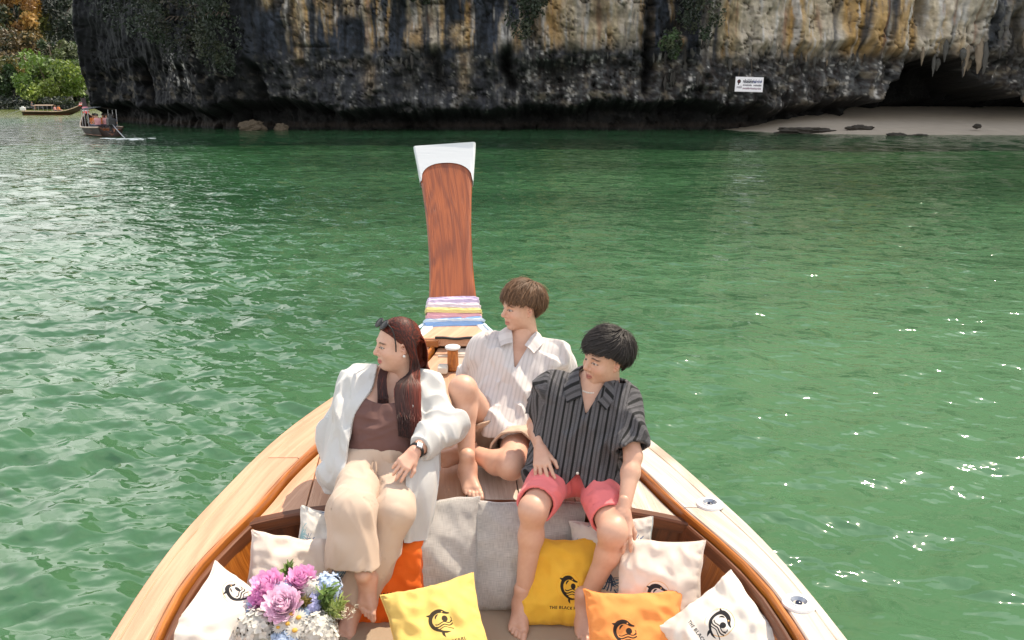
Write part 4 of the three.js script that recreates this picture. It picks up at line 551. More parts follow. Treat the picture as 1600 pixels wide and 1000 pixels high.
// ---------------------------------------------------------------- distance fields for bodies and clothes
class Field {
  constructor() { this.p = []; this.cuts = []; this.bump = null; this.shell = 0; }
  // tapered capsule; flat: end b (and a with flat = 2) is cut square
  cap(a, b, ra, rb, k = 0.03, flat = 0) { const d = [b.x - a.x, b.y - a.y, b.z - a.z], l2 = d[0] * d[0] + d[1] * d[1] + d[2] * d[2] || 1e-9; this.p.push({ t: 0, a: [a.x, a.y, a.z], d, il: 1 / l2, l: Math.sqrt(l2), ra, rb, k, flat }); return this; }
  ell(c, r, k = 0.03, q = null) { this.p.push({ t: 1, c: [c.x, c.y, c.z], r: [r.x, r.y, r.z], k, m: q ? new THREE.Matrix3().setFromMatrix4(new THREE.Matrix4().makeRotationFromQuaternion(q)).transpose().elements : null }); return this; }
  sub(c, r, k = 0.01) { this.p.push({ t: 2, c: [c.x, c.y, c.z], r, k }); return this; }
  raw(x, y, z, flatOn) {
    let D = 1e3; for (const p of this.p) {
      let d;
      if (p.t === 0) { const ex = x - p.a[0], ey = y - p.a[1], ez = z - p.a[2], h0 = (ex * p.d[0] + ey * p.d[1] + ez * p.d[2]) * p.il, h = h0 < 0 ? 0 : h0 > 1 ? 1 : h0, qx = ex - p.d[0] * h, qy = ey - p.d[1] * h, qz = ez - p.d[2] * h; d = Math.sqrt(qx * qx + qy * qy + qz * qz) - (p.ra + (p.rb - p.ra) * h);
        if (p.flat) { if (flatOn) { d = Math.max(d, (h0 - 1) * p.l); } else if (h0 > 1) { const ux = ex - p.d[0] * h0, uy = ey - p.d[1] * h0, uz = ez - p.d[2] * h0; d = Math.sqrt(ux * ux + uy * uy + uz * uz) - (p.ra + (p.rb - p.ra) * h0); } } }
      else if (p.t === 1) { let ex = x - p.c[0], ey = y - p.c[1], ez = z - p.c[2]; if (p.m) { const m = p.m, a = m[0] * ex + m[3] * ey + m[6] * ez, b = m[1] * ex + m[4] * ey + m[7] * ez, c = m[2] * ex + m[5] * ey + m[8] * ez; ex = a; ey = b; ez = c; } const ax = ex / p.r[0], ay = ey / p.r[1], az = ez / p.r[2], k0 = Math.sqrt(ax * ax + ay * ay + az * az), bx = ax / p.r[0], by = ay / p.r[1], bz = az / p.r[2], k1 = Math.sqrt(bx * bx + by * by + bz * bz); d = k1 > 1e-6 ? k0 * (k0 - 1) / k1 : -Math.min(p.r[0], p.r[1], p.r[2]); }
      else { const ex = x - p.c[0], ey = y - p.c[1], ez = z - p.c[2]; d = -(Math.sqrt(ex * ex + ey * ey + ez * ez) - p.r); const h = Math.max(p.k - Math.abs(D - d), 0) / p.k; D = Math.max(D, d) + h * h * p.k * 0.25; continue; }
      if (D > 900) D = d; else { const h = Math.max(p.k - Math.abs(D - d), 0) / p.k; D = Math.min(D, d) - h * h * p.k * 0.25; }
    } return D;
  }
  at(x, y, z) {
    const b = this.bump ? this.bump(x, y, z) : 0; let d = this.raw(x, y, z, true) - b;
    if (this.shell) d = Math.max(d, -(this.raw(x, y, z, false) - b + this.shell));
    for (const c of this.cuts) d = Math.max(d, c(x, y, z));
    return d;
  }
}
// surface nets over a box; blocks far from the surface are skipped
function nets(F, lo, hi, cell, { color, uv } = {}) {
  const B = 8, nx = Math.ceil((hi.x - lo.x) / cell / B) * B + 1, ny = Math.ceil((hi.y - lo.y) / cell / B) * B + 1, nz = Math.ceil((hi.z - lo.z) / cell / B) * B + 1, f = new Float32Array(nx * ny * nz).fill(1), I = (x, y, z) => (z * ny + y) * nx + x, far = cell * B * 0.5 * 1.75 * 1.3 + 0.012;
  for (let bz = 0; bz < nz; bz += B) for (let by = 0; by < ny; by += B) for (let bx = 0; bx < nx; bx += B) {
    const c = F.at(lo.x + (bx + B / 2) * cell, lo.y + (by + B / 2) * cell, lo.z + (bz + B / 2) * cell), skip = Math.abs(c) > far;
    for (let z = bz; z < Math.min(nz, bz + B); z++) for (let y = by; y < Math.min(ny, by + B); y++) for (let x = bx; x < Math.min(nx, bx + B); x++) f[I(x, y, z)] = skip ? c : F.at(lo.x + x * cell, lo.y + y * cell, lo.z + z * cell);
  }
  const pos = [], vid = new Int32Array(nx * ny * nz).fill(-1), idx = [];
  for (let z = 0; z < nz - 1; z++) for (let y = 0; y < ny - 1; y++) for (let x = 0; x < nx - 1; x++) {
    let mask = 0; const v = []; for (let k = 0; k < 8; k++) { const q = f[I(x + (k & 1), y + (k >> 1 & 1), z + (k >> 2))]; v.push(q); if (q < 0) mask |= 1 << k; }
    if (mask === 0 || mask === 255) continue; let sx = 0, sy = 0, sz = 0, n = 0;
    for (const [a, b] of NET_EDGES) if ((v[a] < 0) !== (v[b] < 0)) { const t = v[a] / (v[a] - v[b]); sx += (a & 1) + t * ((b & 1) - (a & 1)); sy += (a >> 1 & 1) + t * ((b >> 1 & 1) - (a >> 1 & 1)); sz += (a >> 2) + t * ((b >> 2) - (a >> 2)); n++; }
    vid[I(x, y, z)] = pos.length / 3; pos.push(lo.x + (x + sx / n) * cell, lo.y + (y + sy / n) * cell, lo.z + (z + sz / n) * cell);
  }
  const quad = (a, b, c, d, flip) => { if (a < 0 || b < 0 || c < 0 || d < 0) return; flip ? idx.push(a, c, b, a, d, c) : idx.push(a, b, c, a, c, d); };
  for (let z = 1; z < nz - 1; z++) for (let y = 1; y < ny - 1; y++) for (let x = 1; x < nx - 1; x++) {
    const s = f[I(x, y, z)] < 0;
    if (s !== f[I(x + 1, y, z)] < 0) quad(vid[I(x, y - 1, z - 1)], vid[I(x, y, z - 1)], vid[I(x, y, z)], vid[I(x, y - 1, z)], !s);
    if (s !== f[I(x, y + 1, z)] < 0) quad(vid[I(x - 1, y, z - 1)], vid[I(x - 1, y, z)], vid[I(x, y, z)], vid[I(x, y, z - 1)], !s);
    if (s !== f[I(x, y, z + 1)] < 0) quad(vid[I(x - 1, y - 1, z)], vid[I(x, y - 1, z)], vid[I(x, y, z)], vid[I(x - 1, y, z)], !s);
  }
  const nv = pos.length / 3, nor = new Float32Array(nv * 3), e = cell * 0.6;
  for (let i = 0; i < nv; i++) { const x = pos[i * 3], y = pos[i * 3 + 1], z = pos[i * 3 + 2]; const a = F.at(x + e, y, z) - F.at(x - e, y, z), b = F.at(x, y + e, z) - F.at(x, y - e, z), c = F.at(x, y, z + e) - F.at(x, y, z - e), l = Math.hypot(a, b, c) || 1; nor[i * 3] = a / l; nor[i * 3 + 1] = b / l; nor[i * 3 + 2] = c / l; }
  const g = new THREE.BufferGeometry(); g.setAttribute('position', new THREE.Float32BufferAttribute(pos, 3)); g.setAttribute('normal', new THREE.BufferAttribute(nor, 3)); g.setIndex(idx);
  const uvs = new Float32Array(nv * 2); if (uv) for (let i = 0; i < nv; i++) { const q = uv(pos[i * 3], pos[i * 3 + 1], pos[i * 3 + 2]); uvs[i * 2] = q[0]; uvs[i * 2 + 1] = q[1]; } g.setAttribute('uv', new THREE.BufferAttribute(uvs, 2));
  if (color) { const cs = new Float32Array(nv * 3); for (let i = 0; i < nv; i++) { const q = color(pos[i * 3], pos[i * 3 + 1], pos[i * 3 + 2], nor[i * 3], nor[i * 3 + 1], nor[i * 3 + 2]); cs.set(q, i * 3); } g.setAttribute('color', new THREE.BufferAttribute(cs, 3)); }
  return g;
}
const NET_EDGES = [[0, 1], [2, 3], [4, 5], [6, 7], [0, 2], [1, 3], [4, 6], [5, 7], [0, 4], [1, 5], [2, 6], [3, 7]];
function bounds(points, pad) { const b = new THREE.Box3().setFromPoints(points).expandByScalar(pad); return [b.min, b.max]; }
const mixv = (a, b, t) => a.clone().lerp(b, t);

// ---- torso, limbs
function torso(F, j, o, inf = 0) { // o: chest, waist, hip radii
  const c = mixv(j.shR, j.shL, 0.5), h = mixv(j.hipR, j.hipL, 0.5), up = c.clone().sub(h).normalize(), side = j.shL.clone().sub(j.shR).normalize(), D = (p, u) => p.clone().addScaledVector(up, -u);
  F.cap(D(mixv(j.shR, j.shL, 0.04), 0.012), D(mixv(j.shR, j.shL, 0.96), 0.012), 0.050 + inf, 0.050 + inf, 0.05);
  F.cap(D(mixv(j.shR, j.shL, 0.25), 0.10), D(mixv(j.shR, j.shL, 0.75), 0.10), o.chest + inf, o.chest + inf, 0.09);
  const w = mixv(c, h, 0.62); F.cap(w.clone().addScaledVector(side, -o.ww), w.clone().addScaledVector(side, o.ww), o.waist + inf, o.waist + inf, 0.10);
  F.cap(mixv(j.hipR, j.hipL, 0.08), mixv(j.hipR, j.hipL, 0.92), o.hip + inf, o.hip + inf, 0.08);
  for (const [p, r] of o.extra ?? []) F.ell(p, V(r.x + inf, r.y + inf, r.z + inf), 0.05);
}
function limbs(F, j, o) {
  F.cap(j.neck, j.skull, o.neck, o.neck * 0.92, 0.04);
  F.cap(mixv(j.neck, j.shR, 0.25), mixv(j.shR, j.neck, 0.2), 0.033, 0.034, 0.05); F.cap(mixv(j.neck, j.shL, 0.25), mixv(j.shL, j.neck, 0.2), 0.033, 0.034, 0.05);
  for (const s of ['R', 'L']) {
    const a = o.arm; F.cap(j['sh' + s], mixv(j['sh' + s], j['el' + s], 0.35), a * 1.15, a * 1.1, 0.03).cap(mixv(j['sh' + s], j['el' + s], 0.35), j['el' + s], a * 1.1, a * 0.84, 0.03);
    const m = mixv(j['el' + s], j['wr' + s], 0.3); F.cap(j['el' + s], m, a * 0.82, a * 0.90, 0.025).cap(m, j['wr' + s], a * 0.90, a * 0.56, 0.02);
    const l = o.leg; F.cap(j['hip' + s], j['kn' + s], l * 1.32, l * 0.90, 0.05); const kn = j['kn' + s], an = j['an' + s], calf = mixv(kn, an, 0.3).add(V(...(o['calf' + s] ?? [0, 0, -0.012])));
    F.ell(kn, V(l * 0.90, l * 0.90, l * 0.90), 0.03); F.cap(kn, calf, l * 0.78, l * 0.82, 0.03).cap(calf, an, l * 0.80, l * 0.50, 0.03);
  }
}
// ---- hand: palm and five jointed fingers. d along the palm, n out of the back of the hand, ts = +1 / -1 side of the thumb
function hand(w, d, n, ts, { curl = [0.35, 0.5, 0.4], spread = 0.10, s = 1, r0 = 0.021, thumbIn = 0.35 } = {}) {
  d = d.clone().normalize(); n = n.clone().addScaledVector(d, -n.dot(d)).normalize(); const t = d.clone().cross(n).multiplyScalar(ts), F = new Field(), P = (a, b, c) => w.clone().addScaledVector(d, a * s).addScaledVector(t, b * s).addScaledVector(n, c * s), pts = [w.clone()];
  F.cap(P(-0.05, 0, 0), P(0.01, 0, 0), r0, r0 * 0.95, 0.01);
  const lat = [0.030, 0.010, -0.010, -0.028], len = [0.070, 0.079, 0.073, 0.058], fwd = [0.086, 0.090, 0.085, 0.076];
  for (let i = 0; i < 4; i++) F.cap(P(0.0, lat[i] * 0.5, 0), P(fwd[i], lat[i], 0.002), 0.0135 * s, 0.0118 * s, 0.016);
  const tips = [];
  for (let i = 0; i < 4; i++) { let p = P(fwd[i], lat[i], 0.002), a = 0, dir; const sp = spread * (1.2 - i * 0.8); for (let k = 0; k < 3; k++) { a += curl[k] * (1 + 0.12 * (i - 1)); dir = d.clone().multiplyScalar(Math.cos(a)).addScaledVector(n, -Math.sin(a)).addScaledVector(t, sp).normalize(); const q = p.clone().addScaledVector(dir, len[i] * [0.45, 0.31, 0.24][k] * s); F.cap(p, q, [0.0092, 0.0085, 0.0078][k] * s, [0.0086, 0.0078, 0.0064][k] * s, 0.004); p = q; pts.push(p); } tips.push([p, dir]); }
  F.cap(P(0.006, 0.012, -0.004), P(0.045, 0.036, -0.010), 0.016 * s, 0.0135 * s, 0.014);
  let p = P(0.045, 0.036, -0.010), dir; for (let k = 0; k < 2; k++) { dir = d.clone().multiplyScalar(0.80).addScaledVector(t, 0.55 - thumbIn * k).addScaledVector(n, -0.25 - 0.2 * k).normalize(); const q = p.clone().addScaledVector(dir, [0.032, 0.026][k] * s); F.cap(p, q, [0.0112, 0.0100][k] * s, [0.0100, 0.0078][k] * s, 0.006); p = q; pts.push(p); } tips.push([p, dir]);
  pts.push(P(-0.055, 0.03, 0), P(0.09, 0.05, 0.02), P(0.09, -0.05, -0.02)); const [lo, hi] = bounds(pts, 0.03);
  return { F, lo, hi, cell: 0.0032, tips, n };
}
function foot(an, d, up, big, { s = 1, r0 = 0.036, toes = 0.25 } = {}) { // an = ankle, d towards the toes, up away from the sole, big = side of the big toe (+1: d x up)
  d = d.clone().normalize(); up = up.clone().addScaledVector(d, -up.dot(d)).normalize(); const t = d.clone().cross(up).multiplyScalar(big), F = new Field(), P = (a, b, c) => an.clone().addScaledVector(d, a * s).addScaledVector(t, b * s).addScaledVector(up, c * s), pts = [];
  F.cap(P(-0.005, 0, 0.06), P(0, 0, -0.01), r0, r0 * 0.98, 0.02); F.ell(P(-0.035, 0, -0.045), V(0.030 * s, 0.030 * s, 0.030 * s), 0.03); F.cap(P(0, 0, -0.01), P(-0.03, 0, -0.045), 0.032 * s, 0.028 * s, 0.03);
  F.cap(P(0.0, 0.004, -0.012), P(0.095, 0.012, -0.050), 0.034 * s, 0.018 * s, 0.03); F.cap(P(0.0, -0.006, -0.03), P(0.085, -0.020, -0.056), 0.028 * s, 0.015 * s, 0.03); F.cap(P(-0.03, 0, -0.055), P(0.11, 0.020, -0.058), 0.022 * s, 0.017 * s, 0.03); F.cap(P(-0.03, -0.008, -0.055), P(0.09, -0.030, -0.060), 0.02 * s, 0.014 * s, 0.03);
  F.ell(P(-0.002, 0.030, 0.002), V(0.012, 0.012, 0.012), 0.012); F.ell(P(-0.006, -0.030, -0.006), V(0.012, 0.012, 0.012), 0.012);
  const tips = []; [[0.118, 0.026, 0.052, 0.0135], [0.118, 0.008, 0.040, 0.0095], [0.112, -0.008, 0.036, 0.009], [0.103, -0.022, 0.031, 0.0085], [0.092, -0.035, 0.026, 0.008]].forEach(([a, b, l, r]) => { const p = P(a - 0.02, b, -0.058), q = P(a + l * 0.45, b, -0.056), e = P(a + l * 0.85, b * 1.02, -0.056 - toes * l * 0.5); F.cap(p, q, r * 1.05 * s, r * 0.95 * s, 0.008).cap(q, e, r * 0.95 * s, r * 0.95 * s, 0.005); pts.push(e); tips.push(e); });
  pts.push(P(-0.07, 0.03, -0.08), P(-0.03, -0.04, 0.06), P(0.1, 0.05, -0.08), P(0.1, -0.05, -0.08)); const [lo, hi] = bounds(pts, 0.03); return { F, lo, hi, cell: 0.0038, tips };
}
// ---- head, in its own axes: x to its left, y up, z out of the face; origin between the ears at eye height
const SK = { base: null };
function headField(o) {
  const F = new Field(), f = o.full ?? 0, m = o.male ?? 0;
  F.ell(V(0, 0.038, -0.018), V(0.076, 0.086, 0.096), 0.03); F.ell(V(0, -0.012, 0.022), V(0.066 + 0.004 * f, 0.078, 0.068), 0.04);
  F.ell(V(0, -0.058, 0.034), V(0.048 + 0.012 * f, 0.052, 0.050), 0.035); F.ell(V(0.036, -0.055, 0.010), V(0.026 + 0.010 * f, 0.040, 0.042), 0.035); F.ell(V(-0.036, -0.055, 0.010), V(0.026 + 0.010 * f, 0.040, 0.042), 0.035);
  F.ell(V(0, -0.098, 0.062), V(0.021 + 0.003 * m, 0.015, 0.017), 0.03); if (f) F.ell(V(0, -0.100, 0.025), V(0.045, 0.022 * f, 0.04), 0.04);
  F.cap(V(-0.036, 0.023, 0.076), V(0.036, 0.023, 0.076), 0.009 + 0.002 * m, 0.009 + 0.002 * m, 0.02);
  F.sub(V(0.031, 0.004, 0.099), 0.0135, 0.016); F.sub(V(-0.031, 0.004, 0.099), 0.0135, 0.016);
  F.ell(V(0.031, 0.001, 0.0755), V(0.0135, 0.0118, 0.012), 0.004); F.ell(V(-0.031, 0.001, 0.0755), V(0.0135, 0.0118, 0.012), 0.004);
  F.ell(V(0.036, -0.030, 0.060), V(0.026, 0.020, 0.022), 0.03); F.ell(V(-0.036, -0.030, 0.060), V(0.026, 0.020, 0.022), 0.03);   // cheeks
  const nl = o.nose ?? 1; F.cap(V(0, 0.012, 0.086), V(0, -0.024, 0.104 + 0.006 * nl), 0.0075, 0.0105, 0.014); F.ell(V(0, -0.029, 0.101 + 0.006 * nl), V(0.0115, 0.0095, 0.0105), 0.008); F.ell(V(0.0115, -0.034, 0.093), V(0.0085, 0.0075, 0.010), 0.008); F.ell(V(-0.0115, -0.034, 0.093), V(0.0085, 0.0075, 0.010), 0.008);
  F.sub(V(0.0065, -0.0405, 0.099), 0.0036, 0.003); F.sub(V(-0.0065, -0.0405, 0.099), 0.0036, 0.003);
  F.cap(V(-0.020, -0.0635, 0.081), V(0, -0.0605, 0.0905), 0.0050, 0.0070, 0.008).cap(V(0, -0.0605, 0.0905), V(0.020, -0.0635, 0.081), 0.0070, 0.0050, 0.008);   // upper lip
  F.cap(V(-0.017, -0.0715, 0.081), V(0, -0.0735, 0.0885), 0.0050, 0.0080, 0.008).cap(V(0, -0.0735, 0.0885), V(0.017, -0.0715, 0.081), 0.0080, 0.0050, 0.008);
  for (const s of [-1, 1]) { F.ell(V(s * 0.077, -0.006, -0.012), V(0.008, 0.031, 0.018), 0.012, new THREE.Quaternion().setFromEuler(new THREE.Euler(0.15, s * 0.45, 0))); F.sub(V(s * 0.086, -0.004, -0.004), 0.009, 0.006); F.ell(V(s * 0.074, -0.033, -0.003), V(0.007, 0.008, 0.008), 0.006); }
  F.cap(V(0, -0.075, -0.022), V(0, -0.19, -0.040), o.neckR ?? 0.054, (o.neckR ?? 0.054) * 1.02, 0.03);
  return F;
}
function headColor(o) {
  const g = (x, y, z, cx, cy, cz, rx, ry, rz) => Math.exp(-(((x - cx) / rx) ** 2 + ((y - cy) / ry) ** 2 + ((z - cz) / rz) ** 2));
  return (x, y, z) => {
    let c = o.skin(x, y, z); const ax = Math.abs(x);
    c = mixc(c, o.blush, 0.35 * g(ax, y, z, 0.040, -0.028, 0.07, 0.022, 0.018, 0.04)); c = mixc(c, o.blush, 0.3 * g(ax, y, z, 0, -0.028, 0.112, 0.012, 0.012, 0.014)); c = mixc(c, o.blush, 0.45 * g(ax, y, z, 0.084, -0.01, -0.012, 0.012, 0.03, 0.02));
    const ey = y - 0.001, lid = ((ax - 0.031) / 0.0150) ** 2 + (ey / (z > 0.05 ? (o.lid ?? 0.0050) : 9)) ** 2;
    if (z > 0.06) {
      if (lid < 1.9) c = mixc(c, [0.05, 0.03, 0.025], sst(1.9, 1.1, lid) * (ey > -0.002 ? 0.9 : 0.45));
      if (lid < 0.85) { c = [0.45, 0.39, 0.36]; const ir = Math.hypot(ax - 0.031 - (o.gaze ?? 0) * Math.sign(x), ey); if (ir < 0.0066) c = [0.035, 0.02, 0.012]; }
      const bx = (ax - 0.034) / 0.021, by = y - (0.0215 + 0.004 * (1 - bx * bx) * (o.brow ?? 1) - 0.002 * bx); c = mixc(c, o.browC, 0.85 * sst(1.05, 0.7, Math.abs(bx)) * sst(0.0055, 0.0025, Math.abs(by)));
      const lx = x / 0.0235, up = -0.0605 + 0.003 - 0.004 * lx * lx, lo2 = -0.0815 + 0.011 * lx * lx; c = mixc(c, o.lip, 0.9 * sst(1.1, 0.85, Math.abs(lx)) * sst(up + 0.003, up - 0.001, y) * sst(lo2 - 0.002, lo2 + 0.002, y)); c = mixc(c, [0.10, 0.03, 0.03], 0.8 * sst(1.05, 0.9, Math.abs(lx)) * sst(0.0022, 0.0006, Math.abs(y + 0.0672 - 0.001 * lx * lx)));
      c = mixc(c, [0.08, 0.03, 0.025], 0.9 * g(ax, y, z, 0.0065, -0.0395, 0.099, 0.0036, 0.0030, 0.005));
    }
    if (o.stubble && y < -0.045 && z > -0.03) c = mixc(c, [0.25, 0.17, 0.14], o.stubble * sst(-0.045, -0.06, y));
    return c;
  };
}
const skinMat = std({ vertexColors: true, roughness: 0.46, sheen: 0.2, sheenColor: new THREE.Color(1, 0.75, 0.6), sheenRoughness: 0.5, bumpMap: rep(dataTex(128, 128, (u, v) => { const h = 0.5 + 0.5 * pn(u, v, 40, 40, 2); return [h, h, h]; }), 30, 30), bumpScale: 0.0002 });
function nails(list, r, mat) { const out = []; for (const [p, dir, n] of list) { const g = new THREE.SphereGeometry(r, 8, 6); g.scale(0.75, 0.35, 1); const q = new THREE.Quaternion().setFromRotationMatrix(new THREE.Matrix4().makeBasis(n.clone().cross(dir).normalize(), n.clone(), dir.clone())); g.applyQuaternion(q); g.translate(p.x + n.x * r * 0.9, p.y + n.y * r * 0.9, p.z + n.z * r * 0.9); out.push(g); } return clean(out); }
// hair ribbons from a list of strands (arrays of points with an outward direction)
function ribbons(strands, width, colorOf) {
  const pos = [], idx = [], col = []; strands.forEach((s, si) => { const c = colorOf(si, s); const n = s.pts.length; for (let i = 0; i < n; i++) { const p = s.pts[i], T = s.pts[Math.min(n - 1, i + 1)].clone().sub(s.pts[Math.max(0, i - 1)]).normalize(), S = T.clone().cross(s.out[i]).normalize(), w = (s.w ?? width) * (i < 1 ? 0.7 : i > n * 0.7 ? 1 - 0.8 * (i - n * 0.7) / (n * 0.3) : 1); const k = pos.length / 3, a = p.clone().addScaledVector(S, w / 2), b = p.clone().addScaledVector(S, -w / 2), m = p.clone().addScaledVector(s.out[i], w * 0.3); pos.push(a.x, a.y, a.z, m.x, m.y, m.z, b.x, b.y, b.z); const q = s.tone ? s.tone(i / (n - 1)) : 1; for (let e = 0; e < 3; e++) col.push(c[0] * q, c[1] * q, c[2] * q); if (i) idx.push(k - 3, k, k - 2, k - 2, k, k + 1, k - 2, k + 1, k - 1, k - 1, k + 1, k + 2); } });
  return meshFrom(pos, idx, null, col);
}
const hairMat = new THREE.MeshPhysicalMaterial({ vertexColors: true, roughness: 0.52, side: THREE.DoubleSide, specularIntensity: 0.55, sheen: 0.2, sheenColor: new THREE.Color(0.5, 0.35, 0.25) });
function buildBody(P, j, o, hands, feet, headM, headO) { // one continuous figure
  const F = new Field(); torso(F, j, o); limbs(F, j, o); const gs = [], red = ['knR', 'knL', 'elR', 'elL', 'anR', 'anL', 'wrR', 'wrL'].map((q) => j[q]), skin = (x, y, z) => { const n = 0.10 * fbm(x * 14, y * 14, z * 14, 3) + 0.10 * fbm(x * 70, y * 70, z * 70, 2); let w = 0; for (const q of red) w = Math.max(w, Math.exp(-((x - q.x) ** 2 + (y - q.y) ** 2 + (z - q.z) ** 2) / 0.005)); w *= 0.30 + 0.5 * N3(x * 22, y * 22, z * 22); const c = mixc(o.skin, [o.skin[0] * 0.92, o.skin[1] * 0.72, o.skin[2] * 0.68], clamp(w)); return [c[0] * (1 + n * 0.8), c[1] * (1 + 1.3 * n), c[2] * (1 + 1.4 * n)]; };
  const [lo, hi] = bounds(Object.values(j), 0.17); gs.push(nets(F, lo, hi, 0.0085, { color: skin }));
  for (const h of [...hands, ...feet]) gs.push(nets(h.F, h.lo, h.hi, h.cell, { color: (x, y, z) => { const s = skin(x, y, z); return h.tint ? mixc(s, h.tint, 0.5) : s; } }));
  const HF = headField(headO); const hg = nets(HF, V(-0.105, -0.185, -0.13), V(0.105, 0.135, 0.125), 0.0030, { color: headColor({ ...headO, skin: (x, y, z) => skin(x + 3, y, z) }) }); hg.applyMatrix4(headM); gs.push(hg);
  return part(P, 'body', mergeGeometries(gs), skinMat);
}
const headMatrix = (c, yaw, pitch, roll, s = 1) => new THREE.Matrix4().compose(c, new THREE.Quaternion().setFromEuler(new THREE.Euler(pitch, yaw, roll, 'YXZ')), V(s, s, s));
// short hair: a clipped cap plus many strands; hm(l) > 0 where hair grows (head axes)
function shortHair(P, M, seed, { grows, comb, mess = 0.4, trim = () => -1, puff = 0.15, side = 0, count, len, base, color, lift = 0.010, rough = 0.006, w = 0.0042, shape }) {
  const r = rng(seed), C = V(0, 0.036, -0.018), E = V(0.0775, 0.0885, 0.0985), F = new Field(); F.ell(C, V(E.x + lift, E.y + lift, E.z + lift), 0.01); if (shape) shape(F);
  F.bump = (x, y, z) => rough * ridge(x * 38, y * 24, z * 38, 2) - rough * 0.6; F.cuts.push((x, y, z) => -grows(x, y, z)); F.cuts.push((x, y, z) => -(Math.hypot((x - C.x) / (E.x - 0.006), (y - C.y) / (E.y - 0.006), (z - C.z) / (E.z - 0.006)) - 1) * 0.08);
  const cap = nets(F, V(-0.12, -0.12, -0.15), V(0.12, 0.17, 0.13), 0.004, { color: (x, y, z) => { const k = 0.75 + 0.5 * N3(x * 70, y * 70, z * 70); return [base[0] * k, base[1] * k, base[2] * k]; } }); cap.deleteAttribute('uv');
  const S = []; let guard = 0; while (S.length < count && guard++ < count * 30) { const z = r() * 2 - 1, a = r() * 6.283, q = Math.sqrt(1 - z * z), d = V(q * Math.cos(a), z, q * Math.sin(a)), p = C.clone().add(V(d.x * E.x, d.y * E.y, d.z * E.z)).addScaledVector(d, lift * 0.55); if (grows(p.x, p.y, p.z) < 0.001) continue;
    const L = len(p) * (0.75 + 0.5 * r()), n = 8, fly = r() < 0.05 ? 0.30 : 0, whorl = V(0.012, 0.122, -0.072), flow = (q) => { const t = q.clone().sub(whorl), o = V((q.x - C.x) / E.x ** 2, (q.y - C.y) / E.y ** 2, (q.z - C.z) / E.z ** 2).normalize(); t.addScaledVector(o, -t.dot(o)); return t.normalize().add(comb(q).addScaledVector(o, -comb(q).dot(o) * 0.6)); }, pts = [p.clone()], out = [d.clone()], v = d.clone().multiplyScalar((p.y > 0.06 ? 1.6 * puff : 0.2) + 2 * fly).add(flow(p)).add(V(N3(p.x * 55, p.y * 55, p.z * 55 + seed), N3(p.y * 55, p.z * 55, p.x * 55 + seed) * 0.6, N3(p.z * 55, p.x * 55, p.y * 55 + seed)).multiplyScalar(mess)).add(V(r() - 0.5, r() - 0.5, r() - 0.5).multiplyScalar(r() < 0.04 ? 0.8 : 0.14)).normalize(), p0 = p.clone();
    const lim = trim(p.z) + side * Math.max(0, 0.02 - p.x) * sst(0.02, 0.06, p.z) + 0.010 * (r() - 0.5) + 0.026 * N3(p.x * 42, p.z * 42 + p.y * 30, seed); for (let i = 1; i <= n; i++) { v.add(flow(p0).multiplyScalar(0.35)).normalize(); p0.addScaledVector(v, L / n); const u = V((p0.x - C.x) / (E.x + lift), (p0.y - C.y) / (E.y + lift), (p0.z - C.z) / (E.z + lift)), l = u.length(); const hi2 = 1.09 + fly + (p.y > 0.06 ? puff : 0.08) * ((i * 7 + S.length * 13) % 5) / 5; if (l < 1.02) p0.sub(C).multiplyScalar(1.03 / l).add(C); else if (l > hi2) p0.sub(C).multiplyScalar(hi2 / l).add(C); if (p0.y < trim(p0.z) + (lim - trim(p.z)) * 1.1 + 0.006 * (r() - 0.5) && i > 1) break; pts.push(p0.clone()); out.push(u.normalize().clone()); }
    if (pts.length > 2) S.push({ pts, out, w: w * (0.7 + 0.6 * r()) }); }
  const rb = ribbons(S, w, () => { const k = 0.5 + 1.0 * r() * r() + 0.2 * r(); return [color[0] * k, color[1] * k, color[2] * k]; }); rb.deleteAttribute('uv');
  const g = mergeGeometries([cap, rb]); g.setAttribute('uv', new THREE.Float32BufferAttribute(new Float32Array(g.attributes.position.count * 2), 2)); g.applyMatrix4(M); return part(P, 'hair', g, hairMat);
}
// ---------------------------------------------------------------- clothes helpers
function frame(j) { const c = mixv(j.shR, j.shL, 0.5), h = mixv(j.hipR, j.hipL, 0.5), up = c.clone().sub(h).normalize(), side = j.shL.clone().sub(j.shR).normalize(), fwd = side.clone().cross(up).normalize(); side.copy(up).cross(fwd); return { c, up, side, fwd, loc: (x, y, z) => { const a = x - c.x, b = y - c.y, d = z - c.z; return [a * side.x + b * side.y + d * side.z, a * up.x + b * up.y + d * up.z, a * fwd.x + b * fwd.y + d * fwd.z]; }, p: (l, u, f) => c.clone().addScaledVector(side, l).addScaledVector(up, u).addScaledVector(fwd, f) }; }
const folds = (amp, fx, fy, seed) => (x, y, z) => Math.max(-0.004, 4.2 * amp * (ridge(x * fx + seed + 0.5 * N3(y * 5, z * 5, seed), y * fy, z * fx, 2) - 0.36) + amp * 1.5 * N3(x * fx * 2.3 + seed, y * fy * 2.0, z * fx * 2.3) + amp * 2.0 * (0.42 - Math.abs(N3((x + y * 0.7) * fx * 0.9 + seed, (y - x) * fx * 0.35, z * fx * 0.5)) * 2.2));
